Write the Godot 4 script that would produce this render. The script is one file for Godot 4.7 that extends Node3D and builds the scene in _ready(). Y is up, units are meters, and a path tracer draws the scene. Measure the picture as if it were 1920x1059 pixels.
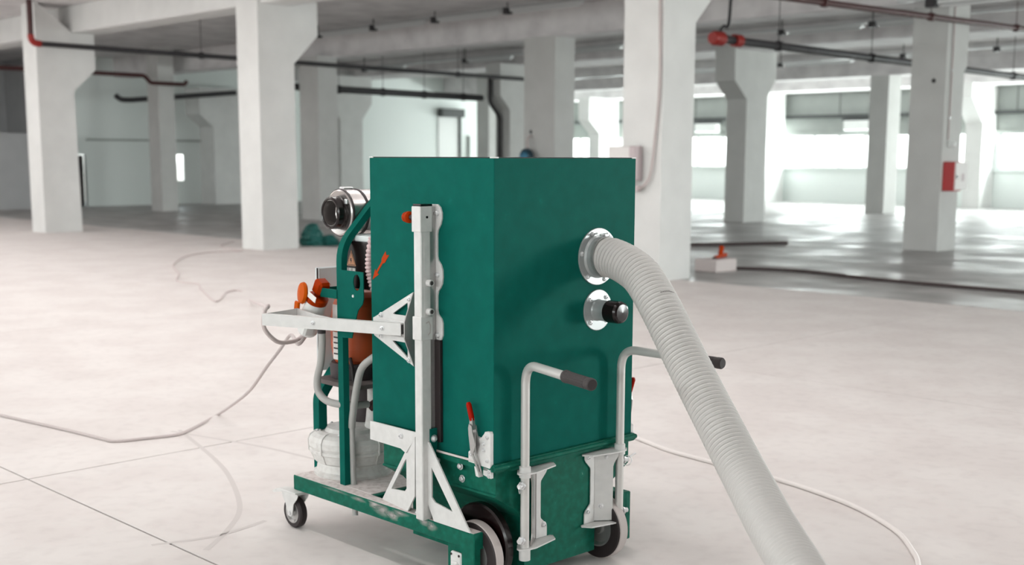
extends Node3D
# World axes follow the building: x runs along the beam grid to the far right, -z to the far left, y up.

const FOCAL := 2283.67        # focal length in pixels of the 1920x1059 frame
const YAW := 0.774917982
const PITCH := 0.145759788
const ROLL := 0.00336546

# strip lamps of the near hall: x, first z, last z, energy
const STRIPS := [[2.1, -1.5, -34.0, 4.9], [5.6, -1.2, -34.0, 7.2], [8.5, -9.5, -34.0, 2.2]]

var used := {}
var M := {}
var bolt_mesh: ArrayMesh
var screw_mesh: ArrayMesh


func _ready() -> void:
	camera_and_sky()
	lights()
	materials()
	shell()
	columns()
	ceiling_things()
	wall_things()
	floor_things()
	machine()


# ------------------------------------------------------------------ camera, sky, lights
func camera_and_sky() -> void:
	var cam := Camera3D.new()
	cam.name = "camera"
	var fwd := Vector3(0, -sin(PITCH), -cos(PITCH))
	var up := Vector3(0, cos(PITCH), -sin(PITCH))
	var right := Vector3(1, 0, 0)
	var r2 := right * cos(ROLL) + up * sin(ROLL)
	var u2 := -right * sin(ROLL) + up * cos(ROLL)
	var turn := Basis(Vector3.UP, -YAW)
	cam.transform = Transform3D(Basis(turn * r2, turn * u2, turn * -fwd), Vector3(0, 1.5, 0))
	var lens := CameraAttributesPhysical.new()
	lens.frustum_focal_length = 42.8
	lens.exposure_aperture = 2.8
	lens.frustum_focus_distance = 4.2
	lens.frustum_near = 0.05
	lens.frustum_far = 200.0
	cam.attributes = lens
	cam.projection = Camera3D.PROJECTION_FRUSTUM
	cam.near = 0.05
	cam.far = 200.0
	cam.size = 0.05 * 1059.0 / FOCAL
	cam.frustum_offset = Vector2(0, 0.05 * (629.85 - 529.5) / FOCAL)
	add_child(cam)
	cam.current = true

	var we := WorldEnvironment.new()
	we.name = "daylight"
	var e := Environment.new()
	e.background_mode = Environment.BG_SKY
	var sky := Sky.new()
	var sm := ProceduralSkyMaterial.new()
	sm.sky_top_color = Color(0.86, 0.93, 0.95)
	sm.sky_horizon_color = Color(0.97, 0.99, 0.98)
	sm.ground_horizon_color = Color(0.9, 0.92, 0.9)
	sm.ground_bottom_color = Color(0.75, 0.76, 0.74)
	sm.sky_energy_multiplier = 2.0
	sm.ground_energy_multiplier = 1.6
	sky.sky_material = sm
	e.background_energy_multiplier = 1.0
	e.sky = sky
	e.tonemap_mode = Environment.TONE_MAPPER_LINEAR
	e.tonemap_exposure = 1.19
	e.sdfgi_enabled = true
	e.ssao_enabled = true
	e.ssil_enabled = true
	we.environment = e
	add_child(we)


func area(called: String, at: Vector3, facing: Vector3, size: Vector2, energy: float, color: Color) -> void:
	var l := AreaLight3D.new()
	l.name = called
	l.area_size = size
	l.area_normalize_energy = false
	l.light_energy = energy
	l.light_color = color
	l.shadow_enabled = true
	l.set("area_range", 60.0)
	var z := -facing.normalized()
	var y := Vector3.UP if absf(z.y) < 0.9 else Vector3(0, 0, 1)
	var x := y.cross(z).normalized()
	l.transform = Transform3D(Basis(x, z.cross(x), z), at)
	add_child(l)


func lights() -> void:
	var day := Color(0.96, 1.0, 0.99)
	var warm := Color(0.98, 1.0, 0.995)
	# daylight through the far window band
	area("far_window_daylight", Vector3(36.7, 1.74, -16.5), Vector3(-1, 0.25, 0), Vector2(36, 1.2), 5.6, day)
	# daylight through the window bands behind the camera
	area("near_window_daylight", Vector3(-7.9, 2.9, -12), Vector3(1, 0.1, 0), Vector2(34, 0.9), 2.6, warm)
	area("side_window_daylight", Vector3(16, 2.0, 7.8), Vector3(-0.2, 0, -1), Vector2(8, 1.6), 0.2, warm)
	area("added_door_light", Vector3(15.6, 1.2, 7.9), Vector3(-0.3, 0, -1), Vector2(3.0, 2.3), 11.0, warm)  # doorway light added to throw shadows across the machine's right face
	# strip lamps under the near ceiling
	for q in STRIPS:
		area("strip_lamp_light", Vector3(q[0], 4.28, (q[1] + q[2]) * 0.5), Vector3(0, -1, 0), Vector2(0.14, q[1] - q[2]), q[3], Color(1.0, 0.99, 0.985))


# ------------------------------------------------------------------ materials
func noise_tex(freq: float, octaves: int, seed_: int, ramp: Array, size := 512, as_normal := false, bump := 4.0) -> NoiseTexture2D:
	var n := FastNoiseLite.new()
	n.noise_type = FastNoiseLite.TYPE_SIMPLEX_SMOOTH
	n.seed = seed_
	n.frequency = freq
	n.fractal_type = FastNoiseLite.FRACTAL_FBM
	n.fractal_octaves = octaves
	var t := NoiseTexture2D.new()
	t.width = size
	t.height = size
	t.seamless = true
	t.noise = n
	if as_normal:
		t.as_normal_map = true
		t.bump_strength = bump
	elif ramp.size() > 0:
		var g := Gradient.new()
		g.offsets = PackedFloat32Array(ramp.map(func(a): return a[0]))
		g.colors = PackedColorArray(ramp.map(func(a): return a[1]))
		t.color_ramp = g
	return t


func mat(called: String, c: Color, rough := 0.6, metal := 0.0, tex: Texture2D = null, scale := 1.0, world := false) -> StandardMaterial3D:
	var m := StandardMaterial3D.new()
	m.resource_name = called
	m.albedo_color = c
	m.roughness = rough
	m.metallic = metal
	if tex:
		m.albedo_texture = tex
		m.uv1_triplanar = true
		m.uv1_world_triplanar = world
		m.uv1_scale = Vector3.ONE * scale
	M[called] = m
	return m


func rgb8(r: int, g: int, b: int) -> Color:
	return Color8(r, g, b)


func materials() -> void:
	var w := Color.WHITE
	var near_t := noise_tex(0.006, 6, 11, [[0.0, rgb8(215, 208, 205)], [0.42, rgb8(220, 213, 210)], [0.62, rgb8(223, 217, 214)], [1.0, rgb8(227, 221, 218)]], 1024)
	var fl := mat("dusty_concrete", w, 0.72, 0.0, near_t, 0.19, true)
	fl.metallic_specular = 0.35
	fl.detail_enabled = true
	fl.detail_albedo = noise_tex(0.09, 4, 5, [[0.0, Color(0.9, 0.89, 0.89, 0.35)], [0.5, Color(1, 1, 1, 0.35)], [1.0, Color(1, 1, 1, 0.35)]], 512)
	fl.detail_blend_mode = BaseMaterial3D.BLEND_MODE_MUL
	fl.detail_uv_layer = BaseMaterial3D.DETAIL_UV_1
	var far_t := noise_tex(0.008, 5, 23, [[0.0, rgb8(152, 150, 148)], [0.45, rgb8(172, 170, 168)], [0.7, rgb8(184, 182, 180)], [1.0, rgb8(200, 198, 195)]], 1024)
	var ff := mat("polished_concrete", w, 0.3, 0.0, far_t, 0.12, true)
	ff.metallic_specular = 0.25
	ff.roughness_texture = noise_tex(0.01, 4, 31, [[0.0, Color(0.45, 0.45, 0.45)], [0.45, Color(0.75, 0.75, 0.75)], [1.0, Color(1, 1, 1)]], 512)
	ff.roughness_texture_channel = BaseMaterial3D.TEXTURE_CHANNEL_RED
	ff.roughness = 0.6
	ff.normal_enabled = true
	ff.normal_texture = noise_tex(0.012, 3, 41, [], 512, true, 3.0)
	ff.normal_scale = 0.35
	mat("joint_filler", rgb8(150, 128, 120), 0.9)
	mat("tyre_trace", rgb8(206, 199, 196), 0.8)
	var wall_t := noise_tex(0.01, 5, 3, [[0.0, rgb8(216, 216, 214)], [0.5, rgb8(221, 221, 219)], [1.0, rgb8(226, 226, 224)]], 512)
	mat("white_plaster", w, 0.75, 0.0, wall_t, 0.3, true)
	mat("shaded_plaster", rgb8(230, 230, 229), 0.75, 0.0, wall_t, 0.3, true)  # plaster darkened to paint in the weaker light on the far columns
	mat("wall_paint", rgb8(228, 234, 231), 0.7, 0.0, null, 0.25, true)
	mat("grey_partition", rgb8(205, 205, 208), 0.8, 0.0, wall_t, 0.25, true)
	var ceil_t := noise_tex(0.007, 5, 9, [[0.0, rgb8(200, 196, 197)], [0.4, rgb8(216, 213, 213)], [0.6, rgb8(224, 221, 221)], [1.0, rgb8(232, 230, 229)]], 1024)
	mat("ceiling_concrete", w, 0.8, 0.0, ceil_t, 0.16, true)
	mat("spandrel_grey", rgb8(176, 181, 178), 0.7, 0.0, wall_t, 0.3, true)
	mat("dark_trim", rgb8(70, 72, 72), 0.6)
	mat("door_dark", rgb8(52, 44, 44), 0.6)
	mat("window_frame", rgb8(214, 218, 216), 0.5)
	var g := mat("clear_glass", Color(0.95, 1.0, 0.99, 0.06), 0.03)
	g.transparency = BaseMaterial3D.TRANSPARENCY_ALPHA
	mat("pipe_black", rgb8(48, 45, 48), 0.5)
	mat("pipe_maroon", rgb8(70, 34, 34), 0.5)
	mat("pipe_red", rgb8(150, 30, 22), 0.45)
	mat("galvanised", rgb8(196, 198, 198), 0.35, 0.75)
	mat("fitting_steel", rgb8(228, 230, 230), 0.28, 0.6)
	mat("fitting_white", rgb8(224, 226, 224), 0.5)
	mat("box_white", rgb8(226, 222, 220), 0.55)
	mat("box_mauve", rgb8(196, 182, 184), 0.6)
	mat("alarm_red", rgb8(176, 20, 24), 0.4)
	mat("tarp_teal", rgb8(24, 98, 92), 0.55)
	mat("block_white", rgb8(212, 202, 200), 0.8)
	mat("orange_red", rgb8(176, 56, 0), 0.45)
	mat("cable_white", rgb8(232, 224, 221), 0.5)
	mat("cable_pink", rgb8(206, 192, 190), 0.55)
	mat("cable_grey", rgb8(188, 176, 174), 0.55)
	mat("cable_dark", rgb8(74, 62, 62), 0.7)
	mat("blue_dark", rgb8(22, 52, 66), 0.5)
	mat("blue_light", rgb8(60, 120, 150), 0.5)
	mat("lamp_face", rgb8(250, 248, 246), 0.4)
	M.lamp_face.emission_enabled = true
	M.lamp_face.emission = Color(1.0, 0.97, 0.96)
	M.lamp_face.emission_energy_multiplier = 2.0

	# the machine
	var paint := noise_tex(0.02, 5, 17, [[0.0, rgb8(15, 89, 79)], [0.5, rgb8(16, 93, 83)], [0.85, rgb8(17, 96, 85)], [1.0, rgb8(20, 103, 92)]], 512)
	var gp := mat("green_paint", w, 0.42, 0.0, paint, 1.0)
	gp.metallic_specular = 0.1
	var worn := noise_tex(0.03, 6, 27, [[0.0, rgb8(8, 82, 66)], [0.4, rgb8(10, 90, 73)], [0.62, rgb8(12, 96, 78)], [0.9, rgb8(17, 104, 86)], [0.945, rgb8(90, 140, 126)], [1.0, rgb8(170, 190, 182)]], 1024)
	mat("green_worn", w, 0.5, 0.0, worn, 0.8).metallic_specular = 0.25
	mat("lid_black", rgb8(18, 20, 20), 0.6)
	mat("seal_pale", rgb8(206, 196, 192), 0.7)
	var zinc := noise_tex(0.02, 4, 37, [[0.0, rgb8(206, 204, 202)], [0.5, rgb8(212, 210, 208)], [1.0, rgb8(219, 217, 215)]], 512)
	var zn := mat("zinc_white", w, 0.42, 0.0, zinc, 2.0)
	zn.metallic_specular = 0.6
	mat("zinc_steel", rgb8(214, 214, 214), 0.3, 0.65, zinc, 3.0)
	mat("chrome_bolt", rgb8(225, 225, 226), 0.28, 0.7)
	var tubem := mat("handle_tube", rgb8(206, 203, 200), 0.4, 0.35)
	tubem.metallic_specular = 0.6
	mat("grip_rubber", rgb8(62, 56, 56), 0.7)
	mat("rubber_black", rgb8(36, 26, 27), 0.6)
	mat("plastic_black", rgb8(24, 12, 13), 0.22)
	mat("tread_dusty", rgb8(188, 178, 175), 0.85)
	mat("red_grip", rgb8(160, 24, 4), 0.4)
	mat("orange_plastic", rgb8(190, 80, 0), 0.4)
	mat("orange_dark", rgb8(160, 48, 0), 0.45)
	for k in ["orange_red", "red_grip", "orange_plastic", "orange_dark"]:
		M[k].metallic_specular = 0.2
	mat("connector_white", rgb8(224, 224, 222), 0.45)
	var can := mat("canister_orange", rgb8(188, 84, 44), 0.35)
	can.subsurf_scatter_enabled = true
	can.subsurf_scatter_strength = 0.3
	mat("label_white", rgb8(232, 228, 224), 0.6)
	mat("label_ink", rgb8(60, 50, 50), 0.7)
	mat("warning_orange", rgb8(226, 160, 120), 0.5)
	mat("cabinet_grey", rgb8(214, 219, 219), 0.45)
	var blow := noise_tex(0.02, 5, 47, [[0.0, rgb8(200, 194, 190)], [0.5, rgb8(216, 213, 210)], [1.0, rgb8(226, 223, 220)]], 512)
	mat("blower_white", w, 0.55, 0.0, blow, 3.0)
	mat("deck_dusty", w, 0.8, 0.0, noise_tex(0.02, 5, 53, [[0.0, rgb8(190, 178, 174)], [0.5, rgb8(214, 204, 201)], [1.0, rgb8(226, 218, 215)]], 512), 3.0)
	var df := mat("dust_film", w, 0.9)
	df.vertex_color_use_as_albedo = true
	df.transparency = BaseMaterial3D.TRANSPARENCY_ALPHA
	mat("shelf_brown", rgb8(104, 94, 92), 0.8)  # even dark grey-brown, used only on the canister shelf
	var hs := mat("hose_grey", rgb8(198, 194, 191), 0.45)
	hs.metallic_specular = 0.4
	mat("hose_pink", rgb8(205, 178, 178), 0.3)
	mat("drain_hose", rgb8(168, 166, 163), 0.4)
	mat("flange_steel", rgb8(172, 176, 176), 0.34, 0.5)
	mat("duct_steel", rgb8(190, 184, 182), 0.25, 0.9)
	mat("motor_dark", rgb8(54, 44, 46), 0.5)


# ------------------------------------------------------------------ node helpers
func numbered(parent: Node, called: String) -> String:
	var key := "%d/%s" % [parent.get_instance_id(), called]
	var n: int = used.get(key, 0)
	used[key] = n + 1
	return called if n == 0 else "%s_%03d" % [called, n]


func tag(o: Node, label: String, category := "", group := "", kind := "") -> Node:
	if label: o.set_meta("label", label)
	if category: o.set_meta("category", category)
	if group: o.set_meta("group", group)
	if kind: o.set_meta("kind", kind)
	return o


func base(called: String, at := Vector3.ZERO, turn := 0.0, parent: Node = self) -> Node3D:
	var o := Node3D.new()
	o.name = numbered(parent, called)
	o.position = at
	o.rotation.y = turn
	parent.add_child(o, true)
	return o


func obj(called: String, st: SurfaceTool, material: String, parent: Node = self) -> MeshInstance3D:
	var o := MeshInstance3D.new()
	o.name = numbered(parent, called)
	o.mesh = st.commit()
	o.material_override = M[material]
	parent.add_child(o, true)
	return o


func put(called: String, mesh: Mesh, material: String, t: Transform3D, parent: Node) -> MeshInstance3D:
	var o := MeshInstance3D.new()
	o.name = numbered(parent, called)
	o.mesh = mesh
	o.material_override = M[material]
	o.transform = t
	parent.add_child(o, true)
	return o


# ------------------------------------------------------------------ mesh helpers
func mb() -> SurfaceTool:
	var s := SurfaceTool.new()
	s.begin(Mesh.PRIMITIVE_TRIANGLES)
	return s


func tri(s: SurfaceTool, a: Vector3, b: Vector3, c: Vector3, na: Vector3, nb: Vector3, nc: Vector3) -> void:
	var f := (b - a).cross(c - a)
	if f.length_squared() < 1e-18:
		return
	if f.dot(na + nb + nc) > 0.0:
		var t := b; b = c; c = t
		t = nb; nb = nc; nc = t
	s.set_normal(na); s.add_vertex(a)
	s.set_normal(nb); s.add_vertex(b)
	s.set_normal(nc); s.add_vertex(c)


func quad(s: SurfaceTool, a: Vector3, b: Vector3, c: Vector3, d: Vector3, n: Vector3) -> void:
	tri(s, a, b, c, n, n, n)
	tri(s, a, c, d, n, n, n)


func quadn(s: SurfaceTool, a: Vector3, b: Vector3, c: Vector3, d: Vector3, na: Vector3, nb: Vector3, nc: Vector3, nd: Vector3) -> void:
	tri(s, a, b, c, na, nb, nc)
	tri(s, a, c, d, na, nc, nd)


# a box with chamfered edges, centre c, full size
func box(s: SurfaceTool, c: Vector3, size: Vector3, ch := 0.0, bas := Basis()) -> void:
	var h := size * 0.5
	ch = minf(ch, minf(h.x, minf(h.y, h.z)) * 0.9)
	var i := h - Vector3.ONE * ch
	for k in 3:
		var l := (k + 1) % 3
		var m := (k + 2) % 3
		for sg in [-1.0, 1.0]:
			var p := []
			for q in [[-1, -1], [1, -1], [1, 1], [-1, 1]]:
				var v := Vector3.ZERO
				v[k] = sg * h[k]; v[l] = q[0] * i[l]; v[m] = q[1] * i[m]
				p.append(c + bas * v)
			var n := Vector3.ZERO
			n[k] = sg
			quad(s, p[0], p[1], p[2], p[3], bas * n)
			if ch > 0.0:
				for sl in [-1.0, 1.0]:
					var e := []
					for sm in [-1.0, 1.0]:
						var a := Vector3.ZERO
						a[k] = sg * h[k]; a[l] = sl * i[l]; a[m] = sm * i[m]
						var b := Vector3.ZERO
						b[k] = sg * i[k]; b[l] = sl * h[l]; b[m] = sm * i[m]
						e.append(c + bas * a); e.append(c + bas * b)
					var en := Vector3.ZERO
					en[k] = sg; en[l] = sl
					quad(s, e[0], e[1], e[3], e[2], (bas * en).normalized())
	if ch > 0.0:
		for sx in [-1.0, 1.0]:
			for sy in [-1.0, 1.0]:
				for sz in [-1.0, 1.0]:
					var n2 := (bas * Vector3(sx, sy, sz)).normalized()
					tri(s, c + bas * Vector3(sx * h.x, sy * i.y, sz * i.z), c + bas * Vector3(sx * i.x, sy * h.y, sz * i.z), c + bas * Vector3(sx * i.x, sy * i.y, sz * h.z), n2, n2, n2)


func span(s: SurfaceTool, a: Vector3, b: Vector3, ch := 0.0) -> void:
	box(s, (a + b) * 0.5, (b - a).abs(), ch)


func v2(a: Array) -> PackedVector2Array:
	var p := PackedVector2Array()
	for i in range(0, a.size(), 2):
		p.append(Vector2(a[i], a[i + 1]))
	return p


func prism(s: SurfaceTool, pts: PackedVector2Array, t: Transform3D, d: float) -> void:
	var ix := Geometry2D.triangulate_polygon(pts)
	var nz := t.basis.z.normalized()
	for z in [0.0, d]:
		for k in range(0, ix.size(), 3):
			var n := nz * (1.0 if z == d else -1.0) * signf(d)
			tri(s, t * p3(pts[ix[k]], z), t * p3(pts[ix[k + 1]], z), t * p3(pts[ix[k + 2]], z), n, n, n)
	sides(s, pts, t, d, 1.0)


func p3(p: Vector2, z: float) -> Vector3:
	return Vector3(p.x, p.y, z)


func sides(s: SurfaceTool, pts: PackedVector2Array, t: Transform3D, d: float, flip: float) -> void:
	var ar := 0.0
	for k in pts.size():
		ar += pts[k].cross(pts[(k + 1) % pts.size()])
	for k in pts.size():
		var a := pts[k]
		var b := pts[(k + 1) % pts.size()]
		var e := b - a
		var n := (t.basis * Vector3(e.y, -e.x, 0)).normalized() * signf(ar) * flip
		quad(s, t * p3(a, 0), t * p3(b, 0), t * p3(b, d), t * p3(a, d), n)


# a plate between an outer and an inner outline with the same number of points
func ring_prism(s: SurfaceTool, outer: PackedVector2Array, inner: PackedVector2Array, t: Transform3D, d: float) -> void:
	var nz := t.basis.z.normalized() * signf(d)
	for k in outer.size():
		var j := (k + 1) % outer.size()
		for z in [0.0, d]:
			var n := nz * (1.0 if z == d else -1.0)
			quad(s, t * p3(outer[k], z), t * p3(outer[j], z), t * p3(inner[j], z), t * p3(inner[k], z), n)
	sides(s, outer, t, d, 1.0)
	sides(s, inner, t, d, -1.0)


func plate_hole(s: SurfaceTool, outer: PackedVector2Array, c: Vector2, r: Vector2, t: Transform3D, d: float) -> void:
	var angs := []
	for k in 28:
		angs.append(TAU * k / 28.0 - PI)
	for p in outer:
		angs.append((p - c).angle())
	angs.sort()
	var o := PackedVector2Array()
	var i := PackedVector2Array()
	var last := -99.0
	for a in angs:
		if a - last < 0.004:
			continue
		last = a
		var dir := Vector2.from_angle(a)
		var best := INF
		for k in outer.size():
			var hit = Geometry2D.segment_intersects_segment(c, c + dir * 9.0, outer[k], outer[(k + 1) % outer.size()])
			if hit != null:
				best = minf(best, c.distance_to(hit))
		if best < INF:
			o.append(c + dir * best)
			i.append(c + Vector2(dir.x * r.x, dir.y * r.y))
	ring_prism(s, o, i, t, d)


# profile of [radius, height] turned round the local y axis
func lathe(s: SurfaceTool, prof: Array, t: Transform3D, n := 32) -> void:
	for k in range(prof.size() - 1):
		var a: Vector2 = prof[k]
		var b: Vector2 = prof[k + 1]
		var e := b - a
		if e.length() < 1e-6:
			continue
		var nn := Vector2(e.y, -e.x).normalized()
		for j in n:
			var t0 := TAU * j / n
			var t1 := TAU * (j + 1) / n
			var c0 := Vector3(cos(t0), 0, sin(t0))
			var c1 := Vector3(cos(t1), 0, sin(t1))
			var y := Vector3.UP
			var n0 := (t.basis * (c0 * nn.x + y * nn.y)).normalized()
			var n1 := (t.basis * (c1 * nn.x + y * nn.y)).normalized()
			quadn(s, t * (c0 * a.x + y * a.y), t * (c1 * a.x + y * a.y), t * (c1 * b.x + y * b.y), t * (c0 * b.x + y * b.y), n0, n1, n1, n0)


# a transform whose y axis points along dir
func along(at: Vector3, dir: Vector3) -> Transform3D:
	var y := dir.normalized()
	var x := y.cross(Vector3.UP if absf(y.y) < 0.9 else Vector3.RIGHT).normalized()
	return Transform3D(Basis(x, y, x.cross(y)), at)


func tube(s: SurfaceTool, pts: Array, r: float, n := 16, caps := true) -> void:
	var rings := []
	var nr := []
	var side := Vector3.ZERO
	for k in pts.size():
		var p: Vector3 = pts[k]
		var d: Vector3 = (pts[mini(k + 1, pts.size() - 1)] - pts[maxi(k - 1, 0)]).normalized()
		if k == 0:
			side = d.cross(Vector3.UP if absf(d.y) < 0.9 else Vector3.RIGHT).normalized()
		side = (side - d * side.dot(d)).normalized()
		var other := d.cross(side)
		var ring := PackedVector3Array()
		var norm := PackedVector3Array()
		for j in n:
			var a := TAU * j / n
			var v := side * cos(a) + other * sin(a)
			ring.append(p + v * r)
			norm.append(v)
		rings.append(ring)
		nr.append(norm)
	for k in range(pts.size() - 1):
		for j in n:
			var i := (j + 1) % n
			quadn(s, rings[k][j], rings[k][i], rings[k + 1][i], rings[k + 1][j], nr[k][j], nr[k][i], nr[k + 1][i], nr[k + 1][j])
	if caps:
		for e in [0, pts.size() - 1]:
			var q: Vector3 = pts[e]
			var nd: Vector3 = (pts[0] - pts[1]).normalized() if e == 0 else (pts[e] - pts[e - 1]).normalized()
			for j in n:
				tri(s, q, rings[e][j], rings[e][(j + 1) % n], nd, nd, nd)


# flat bar: a polyline of width w in the local xy plane, d deep
func strip(s: SurfaceTool, pts: PackedVector2Array, w: float, t: Transform3D, d: float) -> void:
	var l := PackedVector2Array()
	var r := PackedVector2Array()
	for k in pts.size():
		var d0 := (pts[k] - pts[k - 1]).normalized() if k > 0 else (pts[1] - pts[0]).normalized()
		var d1 := (pts[k + 1] - pts[k]).normalized() if k < pts.size() - 1 else d0
		var m := (d0 + d1).normalized()
		var nrm := Vector2(-m.y, m.x)
		var f := w * 0.5 / maxf(0.35, nrm.dot(Vector2(-d0.y, d0.x)))
		l.append(pts[k] + nrm * f)
		r.append(pts[k] - nrm * f)
	r.reverse()
	l.append_array(r)
	prism(s, l, t, d)


# a soft-edged patch of dust: opaque in the middle, thinning to nothing at its edge
func blob(s: SurfaceTool, t: Transform3D, c: Vector2, up: Vector2, down: Vector2, a: float) -> void:
	var col := Color(0.62, 0.56, 0.54)
	var n := 14
	for k in n:
		var p := []
		for j in 2:
			var an := TAU * (k + j) / n
			var r := up if sin(an) > 0 else down
			p.append(c + Vector2(cos(an) * r.x * (1.0 + 0.3 * sin(an * 3.0 + c.x * 40.0)), sin(an) * r.y))
		s.set_normal(t.basis.z); s.set_color(Color(col, a)); s.add_vertex(t * p3(c, 0))
		s.set_normal(t.basis.z); s.set_color(Color(col, 0.0)); s.add_vertex(t * p3(p[1], 0))
		s.set_normal(t.basis.z); s.set_color(Color(col, 0.0)); s.add_vertex(t * p3(p[0], 0))


func curve(pts: Array, per := 8) -> Array:
	var out := []
	for k in range(pts.size() - 1):
		var a: Vector3 = pts[maxi(k - 1, 0)]
		var b: Vector3 = pts[k]
		var c: Vector3 = pts[k + 1]
		var d: Vector3 = pts[mini(k + 2, pts.size() - 1)]
		for j in per:
			out.append(b.cubic_interpolate(c, a, d, float(j) / per))
	out.append(pts[-1])
	return out


# round the corners of a polyline of Vector3
func rounded(pts: Array, r: float, per := 6) -> Array:
	var out := [pts[0]]
	for k in range(1, pts.size() - 1):
		var p: Vector3 = pts[k]
		var a: Vector3 = p + (pts[k - 1] - p).normalized() * r
		var b: Vector3 = p + (pts[k + 1] - p).normalized() * r
		for j in per + 1:
			var f := float(j) / per
			out.append(a.lerp(p, f).lerp(p.lerp(b, f), f))
	out.append(pts[-1])
	return out


func flat_frame(y: float) -> Transform3D:      # local xy -> world xz, depth upwards
	return Transform3D(Basis(Vector3(1, 0, 0), Vector3(0, 0, 1), Vector3(0, 1, 0)), Vector3(0, y, 0))


func left_frame(x: float) -> Transform3D:      # local xy -> (z, y), depth towards -x
	return Transform3D(Basis(Vector3(0, 0, 1), Vector3(0, 1, 0), Vector3(-1, 0, 0)), Vector3(x, 0, 0))


func front_frame(z: float) -> Transform3D:     # local xy -> (x, y), depth towards +z
	return Transform3D(Basis(), Vector3(0, 0, z))


func bolt(parent: Node, at: Vector3, dir: Vector3, r := 0.009) -> void:
	if bolt_mesh == null:
		var s := mb()
		lathe(s, [Vector2(1.25, 0), Vector2(1.25, 0.22), Vector2(0.95, 0.25), Vector2(0.9, 0.7), Vector2(0.62, 1.0), Vector2(0.4, 1.02), Vector2(0.36, 0.6), Vector2(0, 0.6)], Transform3D(), 14)
		bolt_mesh = s.commit()
	var t := along(at, dir)
	t.basis = t.basis.scaled_local(Vector3.ONE * r)
	put("bolt", bolt_mesh, "chrome_bolt", t, parent)


# ------------------------------------------------------------------ the building
func slab(called: String, a: Vector3, b: Vector3, material: String, parent: Node = self) -> MeshInstance3D:
	var s := mb()
	span(s, a, b)
	return obj(called, s, material, parent)


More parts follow.
